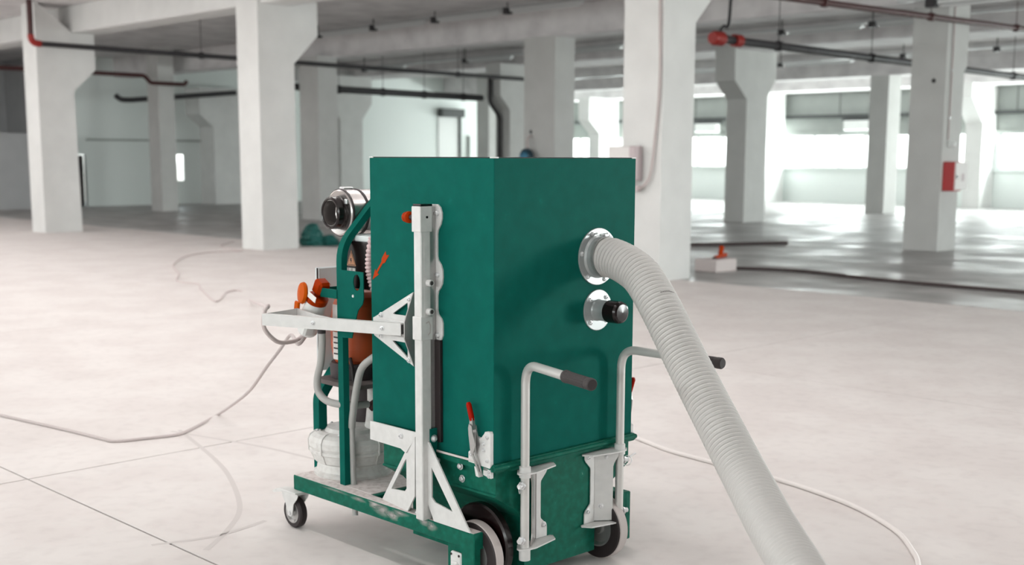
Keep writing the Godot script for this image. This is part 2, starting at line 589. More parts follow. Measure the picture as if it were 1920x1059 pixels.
func shell() -> void:
	# floor: a base bed, pale dusty slabs in the near hall, polished concrete beyond
	var fl := slab("floor", Vector3(-8.4, -0.3, -39), Vector3(37.4, -0.02, 8.4), "joint_filler")
	tag(fl, "pale concrete floor, dusty in the near hall and polished grey beyond the columns", "floor", "", "structure")
	var xs := [-8.1, -2.64, 2.262, 7.16, 12.06]
	var zs := [8.1, 4.25, -0.65, -5.55, -10.45, -15.35, -20.25, -25.15, -30.05, -35.0]
	var g := 0.005
	for i in range(xs.size() - 1):
		for j in range(zs.size() - 1):
			slab("slab", Vector3(xs[i] + g, -0.02, zs[j + 1] + g), Vector3(xs[i + 1] - g, 0.0, zs[j] - g), "dusty_concrete", fl)
	slab("polished_floor", Vector3(12.06 + g, -0.02, -39), Vector3(37.1, 0.0, 8.1), "polished_concrete", fl)
	slab("polished_floor", Vector3(-8.1, -0.02, -39), Vector3(12.06 - g, 0.0, -35.0 - g), "polished_concrete", fl)

	var ce := slab("ceiling", Vector3(-8.4, 4.4, -39), Vector3(37.4, 4.7, 8.4), "ceiling_concrete")
	tag(ce, "bare grey concrete ceiling slab over the columns", "ceiling", "", "structure")
	# beams along the column rows
	beam("grey concrete beam over the nearest row of columns", Vector3(10.93, 3.88, -38.6), Vector3(11.5, 4.4, 8.1), "white_plaster")
	beam("grey concrete beam over the second row of columns", Vector3(17.5, 3.82, -38.6), Vector3(18.1, 4.4, 8.1), "ceiling_concrete")
	beam("grey concrete beam over the third row of columns", Vector3(23.5, 3.95, -38.6), Vector3(24.9, 4.4, 8.1), "ceiling_concrete")
	beam("grey concrete beam over the fourth row of columns", Vector3(30.6, 3.72, -38.6), Vector3(31.3, 4.4, 8.1), "ceiling_concrete")
	beam("white edge beam along the far window wall", Vector3(35.6, 3.7, -34.9), Vector3(36.9, 4.4, 8.1), "ceiling_concrete")

	# far window wall
	var wr := base("wall_right")
	slab("lower_wall", Vector3(36.9, 0, -35.2), Vector3(37.2, 1.15, 8.4), "wall_paint", wr)
	slab("spandrel", Vector3(36.9, 2.3, -35.2), Vector3(37.2, 4.4, 8.4), "spandrel_grey", wr)
	slab("ledge", Vector3(36.72, 2.84, -35.0), Vector3(36.92, 2.95, 8.1), "dark_trim", wr)
	slab("sill", Vector3(36.82, 1.12, -35.0), Vector3(36.92, 1.17, 8.1), "wall_paint", wr)
	slab("lintel", Vector3(36.84, 2.27, -35.0), Vector3(36.92, 2.36, 8.1), "spandrel_grey", wr)
	for k in 12:
		slab("panel_joint", Vector3(36.885, 2.95, -34.0 + k * 3.0), Vector3(36.91, 3.7, -33.985 + k * 3.0), "dark_trim", wr)
	tag(wr, "far wall with a low white wall, window band and grey spandrel above", "wall", "", "structure")
	var bays := [[34.8, 31.9], [31.2, 24.6], [23.95, 17.2], [16.5, 9.8], [9.2, 2.5], [1.9, -4.5]]
	for k in bays.size():
		var w := base("window_%d" % (k + 1))
		var a: float = bays[k][0]
		var b: float = bays[k][1]
		var n := maxi(2, int(round((a - b) / 1.02)))
		var s := mb()
		span(s, Vector3(36.95, 1.15, -a), Vector3(37.05, 1.2, -b))
		span(s, Vector3(36.95, 2.25, -a), Vector3(37.05, 2.3, -b))
		obj("frame", s, "window_frame", w)
		for q in n + 1:
			var z := lerpf(-a, -b, float(q) / n)
			slab("mullion", Vector3(36.96, 1.2, z - 0.025), Vector3(37.04, 2.25, z + 0.025), "window_frame", w)
		for q in n:
			slab("pane", Vector3(36.995, 1.2, lerpf(-a, -b, float(q) / n) + 0.025), Vector3(37.005, 2.25, lerpf(-a, -b, float(q + 1) / n) - 0.025), "clear_glass", w)
		if k > 0:
			slab("wall_pier", Vector3(36.9, 1.15, -bays[k - 1][1]), Vector3(37.2, 2.3, -a), "wall_paint", wr)
		tag(w, "bright window band in the far wall, bay %s" % ["in the far corner", "left of the column with two haunches", "between the two middle columns", "behind the column with the red box", "beyond the right edge", "last on the right"][k], "window", "", "structure")
	slab("wall_pier", Vector3(36.9, 1.15, -35.2), Vector3(37.2, 2.3, -34.8), "wall_paint", wr)
	slab("wall_pier", Vector3(36.9, 1.15, 4.5), Vector3(37.2, 2.3, 8.4), "wall_paint", wr)

	# end wall on the far left, with the low grey partition before a dark bay
	var wb := base("wall_back")
	slab("upper_wall", Vector3(15.9, 1.95, -35.03), Vector3(37.2, 4.4, -34.95), "wall_paint", wb)
	slab("lower_wall", Vector3(16.52, 0, -35.03), Vector3(19.46, 1.95, -34.95), "wall_paint", wb)
	slab("lower_wall", Vector3(19.46, 0, -35.03), Vector3(19.74, 0.74, -34.95), "wall_paint", wb)
	slab("lower_wall", Vector3(19.46, 1.54, -35.03), Vector3(19.74, 1.95, -34.95), "wall_paint", wb)
	slab("lower_wall", Vector3(19.74, 0, -35.03), Vector3(37.2, 1.95, -34.95), "wall_paint", wb)
	slab("lower_wall", Vector3(15.9, 1.53, -35.03), Vector3(16.52, 1.95, -34.95), "wall_paint", wb)
	slab("ledge", Vector3(16.55, 1.95, -34.96), Vector3(20.6, 2.0, -34.88), "spandrel_grey", wb)
	slab("return_wall", Vector3(15.75, 0, -38.7), Vector3(15.9, 4.4, -34.95), "grey_partition", wb)
	tag(wb, "pale green-white end wall with a ledge and a small bright window", "wall", "", "structure")
	var d1 := base("door_1")
	slab("leaf", Vector3(15.92, 0.0, -35.2), Vector3(16.5, 1.52, -35.12), "door_dark", d1)
	slab("jamb", Vector3(16.5, 0.0, -35.1), Vector3(16.56, 1.53, -34.93), "wall_paint", d1)
	tag(d1, "narrow dark doorway in the end wall beside the leftmost column", "door", "", "structure")
	var w7 := base("window_7")
	slab("pane", Vector3(19.48, 0.76, -34.995), Vector3(19.72, 1.52, -34.985), "clear_glass", w7)
	var fs := mb()
	span(fs, Vector3(19.46, 0.74, -35.0), Vector3(19.48, 1.54, -34.94))
	span(fs, Vector3(19.72, 0.74, -35.0), Vector3(19.74, 1.54, -34.94))
	obj("frame", fs, "window_frame", w7)
	tag(w7, "small tall bright window in the end wall behind the left columns", "window", "", "structure")
	var wl := base("wall_left")
	slab("partition", Vector3(-8.1, 0, -34.55), Vector3(15.9, 2.08, -34.4), "grey_partition", wl)
	slab("coping", Vector3(-8.1, 2.08, -34.57), Vector3(15.9, 2.12, -34.38), "grey_partition", wl)
	slab("bay_wall", Vector3(-8.4, 0, -39), Vector3(15.9, 4.4, -38.7), "grey_partition", wl)
	tag(wl, "low grey partition wall at the left edge before a dark bay", "wall", "", "structure")

	# walls behind the camera, with their window bands
	var wn := base("wall_near")
	slab("lower_wall", Vector3(-8.4, 0, -39), Vector3(-8.1, 2.4, 8.4), "wall_paint", wn)
	slab("upper_wall", Vector3(-8.4, 3.4, -39), Vector3(-8.1, 4.4, 8.4), "wall_paint", wn)
	slab("end_pier", Vector3(-8.4, 2.4, -39), Vector3(-8.1, 3.4, -30), "wall_paint", wn)
	slab("end_pier", Vector3(-8.4, 2.4, 6), Vector3(-8.1, 3.4, 8.4), "wall_paint", wn)
	tag(wn, "white window wall behind the camera on the left", "wall", "", "structure")
	var ws := base("wall_side")
	slab("lower_wall", Vector3(-8.4, 0, 8.1), Vector3(14.0, 1.15, 8.4), "wall_paint", ws)
	slab("lower_wall", Vector3(17.2, 0, 8.1), Vector3(37.4, 1.15, 8.4), "wall_paint", ws)
	slab("upper_wall", Vector3(-8.4, 2.8, 8.1), Vector3(37.4, 4.4, 8.4), "wall_paint", ws)
	slab("end_pier", Vector3(-8.4, 1.15, 8.1), Vector3(12, 2.8, 8.4), "wall_paint", ws)
	slab("end_pier", Vector3(20, 1.15, 8.1), Vector3(37.4, 2.8, 8.4), "wall_paint", ws)
	tag(ws, "white window wall behind the camera on the right", "wall", "", "structure")
	added_glazed_door()
	band_window("window_8", Vector3(-8.25, 2.4, -30), Vector3(-8.25, 3.4, 6), 18, "high window band in the wall behind the camera on the left")
	band_window("window_9", Vector3(12, 1.15, 8.25), Vector3(20, 2.8, 8.25), 6, "window band in the wall behind the camera on the right")


func added_glazed_door() -> void:  # unseen door added so low light reaches the machine's right face
	var d := base("door_3")
	for x in [14.0, 15.57, 17.14]:
		slab("stile", Vector3(x, 0.0, 8.2), Vector3(x + 0.06, 1.15, 8.3), "window_frame", d)
	for x in [14.06, 15.63]:
		slab("pane", Vector3(x, 0.02, 8.245), Vector3(x + 1.51, 1.13, 8.255), "clear_glass", d)
	tag(d, "added unseen glazed doorway below the window band behind the camera on the right", "door", "", "structure")


func band_window(called: String, a: Vector3, b: Vector3, n: int, label: String) -> void:
	var w := base(called)
	for q in n + 1:
		var p := a.lerp(b, float(q) / n)
		slab("mullion", Vector3(p.x - 0.03, a.y, p.z - 0.03), Vector3(p.x + 0.03, b.y, p.z + 0.03), "window_frame", w)
	for q in n:
		var p0 := a.lerp(b, float(q) / n)
		var p1 := a.lerp(b, float(q + 1) / n)
		slab("pane", Vector3(p0.x - 0.004, a.y, p0.z - 0.004), Vector3(p1.x + 0.004, b.y, p1.z + 0.004), "clear_glass", w)
	tag(w, label, "window", "", "structure")


func beam(label: String, a: Vector3, b: Vector3, material: String) -> void:
	var s := mb()
	span(s, a, b, 0.02)
	tag(obj("beam", s, material), label, "beam", "ceiling beams along the column rows", "structure")


func column(label: String, near: float, deep: float, prof: Array, group := "concrete columns of the hall") -> void:
	var s := mb()
	prism(s, v2(prof), Transform3D(Basis(), Vector3(0, 0, -near - deep)), deep)
	tag(obj("column", s, "white_plaster" if prof[0] < 12.0 or near > 33.0 or prof[0] > 34.0 else "shaded_plaster"), label, "column", group, "structure")


func columns() -> void:
	var top := 4.4
	column("white column at the left with a haunch on its right, red elbow pipe across it", 23.5, 0.6, [10.2, 0, 10.96, 0, 10.92, 2.76, 11.38, 3.18, 11.38, 3.88, 10.93, 3.88, 10.25, top, 10.2, top])
	column("tall white column standing left of the green machine, teal tarp at its foot", 16.85, 0.62, [10.88, 0, 11.56, 0, 11.55, 2.98, 12.02, 3.45, 12.02, 3.98, 11.55, 3.98, 11.1, top, 10.88, top])
	column("nearest white column, right behind the machine, carrying the pale junction box", 9.35, 0.62, [11.67, 0, 12.28, 0, 12.28, 3.13, 12.72, 3.57, 12.72, 4.0, 12.28, 4.0, 11.9, top, 11.67, top])
	column("grey column on the right carrying the red box with a white door", 9.35, 0.6, [18.84, 0, 19.47, 0, 19.47, 2.9, 19.56, 3.0, 19.56, top, 18.84, top])
	column("grey column with haunches on both sides under the red pipe coupling", 16.7, 0.55, [23.93, 0, 24.8, 0, 24.76, 2.93, 25.1, 3.35, 25.1, 4.02, 23.42, 4.02, 23.44, 3.25, 23.93, 2.85])
	column("slim grey column before the windows, left of the column with the red box", 16.8, 0.55, [30.62, 0, 31.3, 0, 31.3, 3.76, 30.62, 3.76])
	column("grey column with a pinkish edge, just right of the tall column by the tarp", 24.0, 0.75, [17.1, 0, 17.66, 0, 17.66, 3.84, 17.1, 3.84])
	column("grey column with a small dark hole directly behind the machine's lid", 16.7, 0.85, [17.5, 0, 18.06, 0, 18.06, 3.84, 17.5, 3.84])
	column("thin grey column between the two leftmost white columns, capped by a pipe", 30.55, 0.6, [16.55, 0, 17.02, 0, 17.02, 4.4, 16.55, 4.4])
	column("shaded haunched column with a dark downpipe on its face", 23.8, 0.55, [23.2, 0, 24.3, 0, 24.3, 2.8, 24.7, 3.3, 24.7, 3.97, 22.84, 3.97, 22.84, 3.12, 23.2, 2.76])
	column("pale green haunched column half hidden behind the grey column by the tarp", 31.0, 0.6, [22.9, 0, 23.76, 0, 23.76, 2.65, 24.14, 3.14, 24.14, 3.97, 22.5, 3.97, 22.5, 3.14, 22.9, 2.65])
	column("slender far column beside the shutter door, left of the downpipe column", 31.0, 0.6, [29.2, 0, 29.62, 0, 29.62, 4.4, 29.2, 4.4])
	column("bright pier at the window wall right of the double-haunched column", 23.95, 0.6, [35.55, 0, 36.62, 0, 36.62, 3.72, 35.55, 3.72])
	column("bright haunched pier at the window wall at the right edge", 16.6, 0.55, [36.0, 0, 36.88, 0, 36.88, 3.72, 35.15, 3.72, 35.15, 3.3, 36.0, 2.55])
	column("pale haunched pier at the window wall seen beside the nearest column", 31.0, 0.55, [34.95, 0, 36.0, 0, 36.0, 3.72, 34.36, 3.72, 34.36, 2.88, 34.95, 2.4])
	column("pale haunched pilaster on the end wall behind the left columns", 34.1, 0.85, [20.32, 0, 21.6, 0, 21.6, 2.5, 22.1, 2.9, 22.1, 3.6, 19.85, 3.6, 19.85, 2.78, 20.32, 2.4])
	# small drilled holes
	# (seen as dark dots on two columns)


func pipe(called: String, label: String, pts: Array, r: float, material: String, rr := 0.12, clamps := 0, group := "") -> Node3D:
	var o := base(called)
	var s := mb()
	tube(s, rounded(pts, rr), r, 12)
	obj("pipe_run", s, material, o)
	for k in clamps:
		var f := (k + 0.5) / clamps
		var a: Vector3 = pts[-2]
		var b: Vector3 = pts[-1]
		var c := mb()
		var at := a.lerp(b, f)
		lathe(c, [Vector2(0, -0.04), Vector2(r + 0.02, -0.04), Vector2(r + 0.02, 0.04), Vector2(0, 0.04)], along(at, b - a), 14)
		span(c, at + Vector3(-0.005, r, -0.005), Vector3(at.x + 0.005, 4.395, at.z + 0.005))
		obj("clamp", c, material, o)
	tag(o, label, "pipe", group)
	return o


func ceiling_things() -> void:
	var p := pipe("water_pipe", "dark pipe with a red elbow crossing in front of the leftmost column", [Vector3(9.98, 4.4, -23.2), Vector3(9.98, 3.6, -23.2), Vector3(24.4, 3.53, -23.2)], 0.05, "pipe_black", 0.18, 2)
	var s := mb()
	tube(s, rounded([Vector3(9.98, 3.76, -23.2), Vector3(9.98, 3.6, -23.2), Vector3(10.16, 3.599, -23.2)], 0.14), 0.062, 14)
	obj("elbow", s, "pipe_red", p)
	s = mb()
	tube(s, [Vector3(9.98, 4.4, -23.2), Vector3(9.98, 3.7, -23.2)], 0.053, 14)
	obj("riser", s, "pipe_maroon", p)
	pipe("thin_pipe", "thin dark pipe running behind the leftmost column with a stepped drop", [Vector3(10.5, 3.6, -30), Vector3(15.86, 3.58, -30), Vector3(16.05, 3.4, -30), Vector3(17.05, 3.4, -30), Vector3(17.1, 3.5, -30)], 0.055, "pipe_maroon", 0.06)
	pipe("wall_pipe", "short dark pipe with a turned-up end before the end wall", [Vector3(16.75, 3.22, -33.4), Vector3(16.9, 3.1, -33.4), Vector3(17.2, 3.1, -33.4), Vector3(20.7, 3.44, -33.4)], 0.075, "pipe_black", 0.1)
	pipe("drain_pipe", "thick dark pipe hung below the ceiling and ending at the downpipe column", [Vector3(16.3, 3.16, -24.9), Vector3(23.2, 3.1, -24.9)], 0.085, "pipe_black", 0.1, 5)
	pipe("down_pipe", "dark vertical downpipe running down the shaded haunched column", [Vector3(22.75, 3.6, -24.1), Vector3(22.75, 2.95, -24.1), Vector3(23.1, 2.6, -24.1), Vector3(23.1, 0.0, -24.1)], 0.06, "pipe_black", 0.12)
	p = pipe("sprinkler_main", "thick dark pipe with red couplings above the double-haunched column", [Vector3(15.15, 3.235, -11.0), Vector3(26.5, 3.17, -11.0)], 0.062, "pipe_black", 0.1, 4)
	for x in [15.0, 15.46]:
		s = mb()
		lathe(s, [Vector2(0, -0.15), Vector2(0.085, -0.15), Vector2(0.105, -0.1), Vector2(0.105, 0.07), Vector2(0.08, 0.12), Vector2(0, 0.12)] if x < 15.2 else [Vector2(0, -0.08), Vector2(0.092, -0.08), Vector2(0.092, 0.08), Vector2(0, 0.08)], along(Vector3(x, 3.235, -11.0), Vector3(1, -0.006, 0)), 18)
		obj("coupling", s, "pipe_red", p)
	s = mb()
	tube(s, curve([Vector3(15.2, 3.28, -11.0), Vector3(15.05, 3.34, -11.0), Vector3(15.12, 3.42, -11.0), Vector3(15.25, 3.5, -11.0), Vector3(15.3, 4.39, -11.0)]), 0.024, 8)
	obj("branch", s, "pipe_black", p)
	pipe("sprinkler_branch", "dark red pipe passing under the ceiling at the upper right corner", [Vector3(13.4, 3.56, -9.2), Vector3(22.5, 3.73, -9.2)], 0.045, "pipe_maroon", 0.1, 3)

	# fluorescent fittings in rows along the beams, none of them lit
	fitting_row("in front of the second beam", 16.5, 4.2, 4.26, [[23.0, 21.2], [21.0, 19.4], [19.0, 17.2], [16.9, 15.1]], 23.3, 12.8)
	fitting_row("between the second and third beams", 22.4, 4.02, 4.14, [[29.0, 27.2], [24.6, 22.9], [20.8, 19.2], [17.3, 16.2], [14.7, 12.9], [12.6, 11.0]], 29.2, 9.5)
	fitting_row("between the third and fourth beams", 28.9, 3.86, 4.12, [[22.2, 20.8], [19.0, 16.9], [15.4, 13.9], [13.0, 11.2]], 31.0, 9.0)
	fitting_row("at the upper right edge", 16.2, 3.62, 3.62, [[8.2, 6.9], [6.7, 5.0]], 8.8, 4.0)
	fitting_row("at the upper left corner", 8.7, 4.33, 4.33, [[21.9, 20.2]], 24.0, 19.6)
	# strip lamps that light the near hall
	for q in STRIPS:
		var h: float = (q[1] - q[2]) * 0.5
		var o := base("strip_lamp", Vector3(q[0], 4.395, (q[1] + q[2]) * 0.5))
		slab("housing", Vector3(-0.1, -0.08, -h - 0.05), Vector3(0.1, 0.0, h + 0.05), "fitting_white", o)
		slab("lamp_tube", Vector3(-0.07, -0.1, -h), Vector3(0.07, -0.08, h), "lamp_face", o)
		tag(o, "long lit strip lamp under the near ceiling, %s" % {2.1: "in line with the green machine", 5.6: "right of the machine", 8.5: "before the first beam"}[q[0]], "lamp")


func fitting_row(where: String, x: float, y0: float, y1: float, tubes: Array, a0: float, a1: float) -> void:
	var f := func(a: float) -> Vector3: return Vector3(x, lerpf(y0, y1, (a0 - a) / (a0 - a1)), -a)
	var o := base("cable_tray", f.call(a0))
	var org: Vector3 = f.call(a0)
	var s := mb()
	var d: Vector3 = f.call(a1) - org
	box(s, d * 0.5 + Vector3(0, 0.055, 0), Vector3(0.09, 0.04, d.length()), 0.0, Basis.looking_at(-d))
	obj("tray", s, "galvanised", o)
	for k in tubes.size():
		var c: Vector3 = f.call(tubes[k][0] + 0.1) - org
		s = mb()
		box(s, c, Vector3(0.12, 0.12, 0.14))
		span(s, c + Vector3(-0.01, 0, -0.01), c + Vector3(0.01, 4.395 - org.y - c.y, 0.01))
		obj("bracket", s, "pipe_black", o)
	tag(o, "galvanised cable tray hung with tube lights " + where, "cable tray")
	for k in tubes.size():
		var c: Vector3 = (f.call(tubes[k][0]) + f.call(tubes[k][1])) * 0.5
		var l: float = tubes[k][0] - tubes[k][1]
		var t := base("tube_light", c)
		s = mb()
		box(s, Vector3.ZERO, Vector3(0.11, 0.06, l), 0.01)
		obj("fitting", s, "fitting_steel", t)
		s = mb()
		tube(s, [Vector3(0, -0.05, -0.46 * l), Vector3(0, -0.05, 0.46 * l)], 0.022, 8)
		obj("glass_tube", s, "fitting_steel", t)
		tag(t, "unlit tube light %s, %s from the left" % [where, ["first", "second", "third", "fourth", "fifth", "sixth"][k]], "tube light", "unlit tube lights under the ceiling")


func wall_things() -> void:
	# junction box and its looping cable on the nearest column
	var o := base("junction_box", Vector3(11.67, 1.16, -9.78))
	var s := mb()
	box(s, Vector3(-0.07, 0.27, -0.13), Vector3(0.14, 0.42, 0.36), 0.015)
	obj("body", s, "box_white", o)
	s = mb()
	box(s, Vector3(-0.09, 0.27, 0.1), Vector3(0.16, 0.42, 0.1), 0.015)
	obj("side_cover", s, "box_mauve", o)
	s = mb()
	box(s, Vector3(-0.172, 0.22, 0.1), Vector3(0.02, 0.12, 0.06), 0.006)
	obj("socket", s, "grip_rubber", o)
	s = mb()
	prism(s, v2([0.03, 0.0, 0.17, 0.0, 0.13, -0.07, 0.05, -0.07]), left_frame(-0.03), 0.08)
	obj("cable_gland", s, "box_mauve", o)
	tag(o, "pale electrical junction box with a mauve side on the nearest white column", "junction box")
	s = mb()
	tube(s, curve([Vector3(11.645, 4.3, -9.41), Vector3(11.645, 3.3, -9.4), Vector3(11.645, 2.4, -9.38), Vector3(11.64, 1.75, -9.43), Vector3(11.62, 1.3, -9.48), Vector3(11.6, 1.16, -9.57), Vector3(11.58, 1.12, -9.67), Vector3(11.58, 1.15, -9.76), Vector3(11.6, 1.2, -9.79)]), 0.016, 8)
	tag(obj("hanging_cable", s, "cable_grey"), "thin mauve cable hanging down the nearest column and looping to the junction box", "cable")

	# red fire box with white door on the right column
	o = base("fire_alarm_box", Vector3(18.9, 0.98, -9.35))
	s = mb()
	box(s, Vector3(0.14, 0.235, 0.1), Vector3(0.28, 0.47, 0.2), 0.012)
	obj("body", s, "alarm_red", o)
	s = mb()
	box(s, Vector3(0.22, 0.24, 0.212), Vector3(0.42, 0.44, 0.024), 0.006)
	var door := obj("door", s, "box_white", o)
	s = mb()
	lathe(s, [Vector2(0, 0), Vector2(0.028, 0), Vector2(0.024, 0.02), Vector2(0, 0.02)], along(Vector3(0.05, 0.23, 0.224), Vector3(0, 0, 1)), 14)
	obj("knob", s, "plastic_black", door)
	s = mb()
	box(s, Vector3(0.26, 0.22, 0.226), Vector3(0.08, 0.12, 0.006), 0.002)
	obj("emblem", s, "box_mauve", door)
	tag(o, "red fire box with a white door mounted on the grey right-hand column", "fire box")
	o = base("motion_detector", Vector3(19.05, 1.7, -9.35))
	s = mb()
	box(s, Vector3(0, 0.03, 0.03), Vector3(0.1, 0.1, 0.06), 0.015)
	obj("body", s, "fitting_white", o)
	s = mb()
	lathe(s, [Vector2(0, 0.06), Vector2(0.04, 0.05), Vector2(0.055, 0.0)], along(Vector3(0.02, 0.03, 0.06), Vector3(0.2, -0.1, 1)), 14)
	obj("lens_dome", s, "lamp_off" if M.has("lamp_off") else "fitting_white", o)
	tag(o, "small white detector on the column just above the red fire box", "detector")
	o = base("conduit", Vector3(19.0, 1.8, -9.33))
	s = mb()
	tube(s, [Vector3(0, 0, 0), Vector3(0, 2.6, 0)], 0.014, 8)
	obj("conduit_tube", s, "cable_grey", o)
	for y in [0.35, 1.1, 1.9]:
		s = mb()
		box(s, Vector3(0, y, 0), Vector3(0.05, 0.03, 0.03), 0.006)
		obj("clip", s, "galvanised", o)
	tag(o, "thin grey conduit running up the column above the small white detector", "conduit")
	for q in [[Vector3(18.22 + 0.62, 2.74, -9.55), "dark round hole high on the column with the red fire box", Vector3(-1, 0, 0)], [Vector3(17.5, 2.0, -17.35), "dark round hole on the column behind the machine's lid", Vector3(-1, 0, 0)]]:
		s = mb()
		lathe(s, [Vector2(0.036, 0.0), Vector2(0.036, 0.006), Vector2(0.022, 0.008), Vector2(0.0, 0.002)], along(q[0], q[2]), 16)
		tag(obj("wall_plug", s, "pipe_black"), q[1], "wall plug")
	# white boxes on the ledge over the far windows
	for q in [[27.35, "white box on the far spandrel seen right of the nearest column", 1.0], [21.2, "white box on the far spandrel left of the slim column", 1.0]]:
		o = base("ventilation_box", Vector3(36.9, 2.42, -q[0]))
		s = mb()
		box(s, Vector3(-0.12, 0.16, 0), Vector3(0.24, 0.32, q[2]), 0.02)
		obj("casing", s, "fitting_white", o)
		s = mb()
		box(s, Vector3(-0.12, 0.36, 0), Vector3(0.2, 0.07, q[2] + 0.16), 0.01)
		obj("bracket", s, "dark_trim", o)
		tag(o, q[1], "vent box", "white boxes above the far windows")
	# shutter doorway in the end wall, its daylight painted as a white panel
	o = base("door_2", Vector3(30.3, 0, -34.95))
	slab("shutter", Vector3(0.0, 0, 0.0), Vector3(1.0, 3.0, 0.05), "fitting_white", o)  # white panel standing for the daylight in the opening
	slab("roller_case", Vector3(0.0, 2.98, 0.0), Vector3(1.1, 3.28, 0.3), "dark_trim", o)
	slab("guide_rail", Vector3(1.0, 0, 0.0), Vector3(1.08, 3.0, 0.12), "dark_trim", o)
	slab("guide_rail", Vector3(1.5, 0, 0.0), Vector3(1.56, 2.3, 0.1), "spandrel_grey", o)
	tag(o, "shutter doorway, its daylight painted as a white panel, with a dark roller case in the end wall", "door", "", "structure")
	# dark bundle with a blue patch on the column behind the lid
	o = base("hanging_helmet", Vector3(17.47, 1.32, -17.3))
	s = mb()
	lathe(s, [Vector2(0.0, 0.36), Vector2(0.09, 0.33), Vector2(0.14, 0.24), Vector2(0.15, 0.1), Vector2(0.12, 0.0), Vector2(0.0, 0.0)], Transform3D(Basis(), Vector3(-0.14, 0, 0)), 20)
	obj("shell", s, "blue_dark", o)
	s = mb()
	lathe(s, [Vector2(0.0, 0.07), Vector2(0.06, 0.05), Vector2(0.09, 0.0)], along(Vector3(-0.26, 0.2, 0.04), Vector3(-1, 0.3, 0.3)), 16)
	obj("blue_patch", s, "blue_light", o)
	s = mb()
	tube(s, curve([Vector3(-0.1, 0.34, 0), Vector3(-0.12, 0.52, 0), Vector3(-0.04, 0.6, 0), Vector3(0.02, 0.58, 0)]), 0.02, 8)
	obj("strap", s, "cable_grey", o)
	tag(o, "dark blue helmet-like bundle hanging on the column behind the machine's lid", "helmet")


func ground_cable(called: String, label: String, pts: Array, r: float, material: String) -> MeshInstance3D:
	var s := mb()
	tube(s, curve(pts, 10), r, 10)
	var o := obj(called, s, material)
	tag(o, label, "cable")
	return o


func g2(a: Array, r: float) -> Array:
	var out := []
	for k in range(0, a.size(), 2):
		out.append(Vector3(a[k], r, a[k + 1]))
	return out


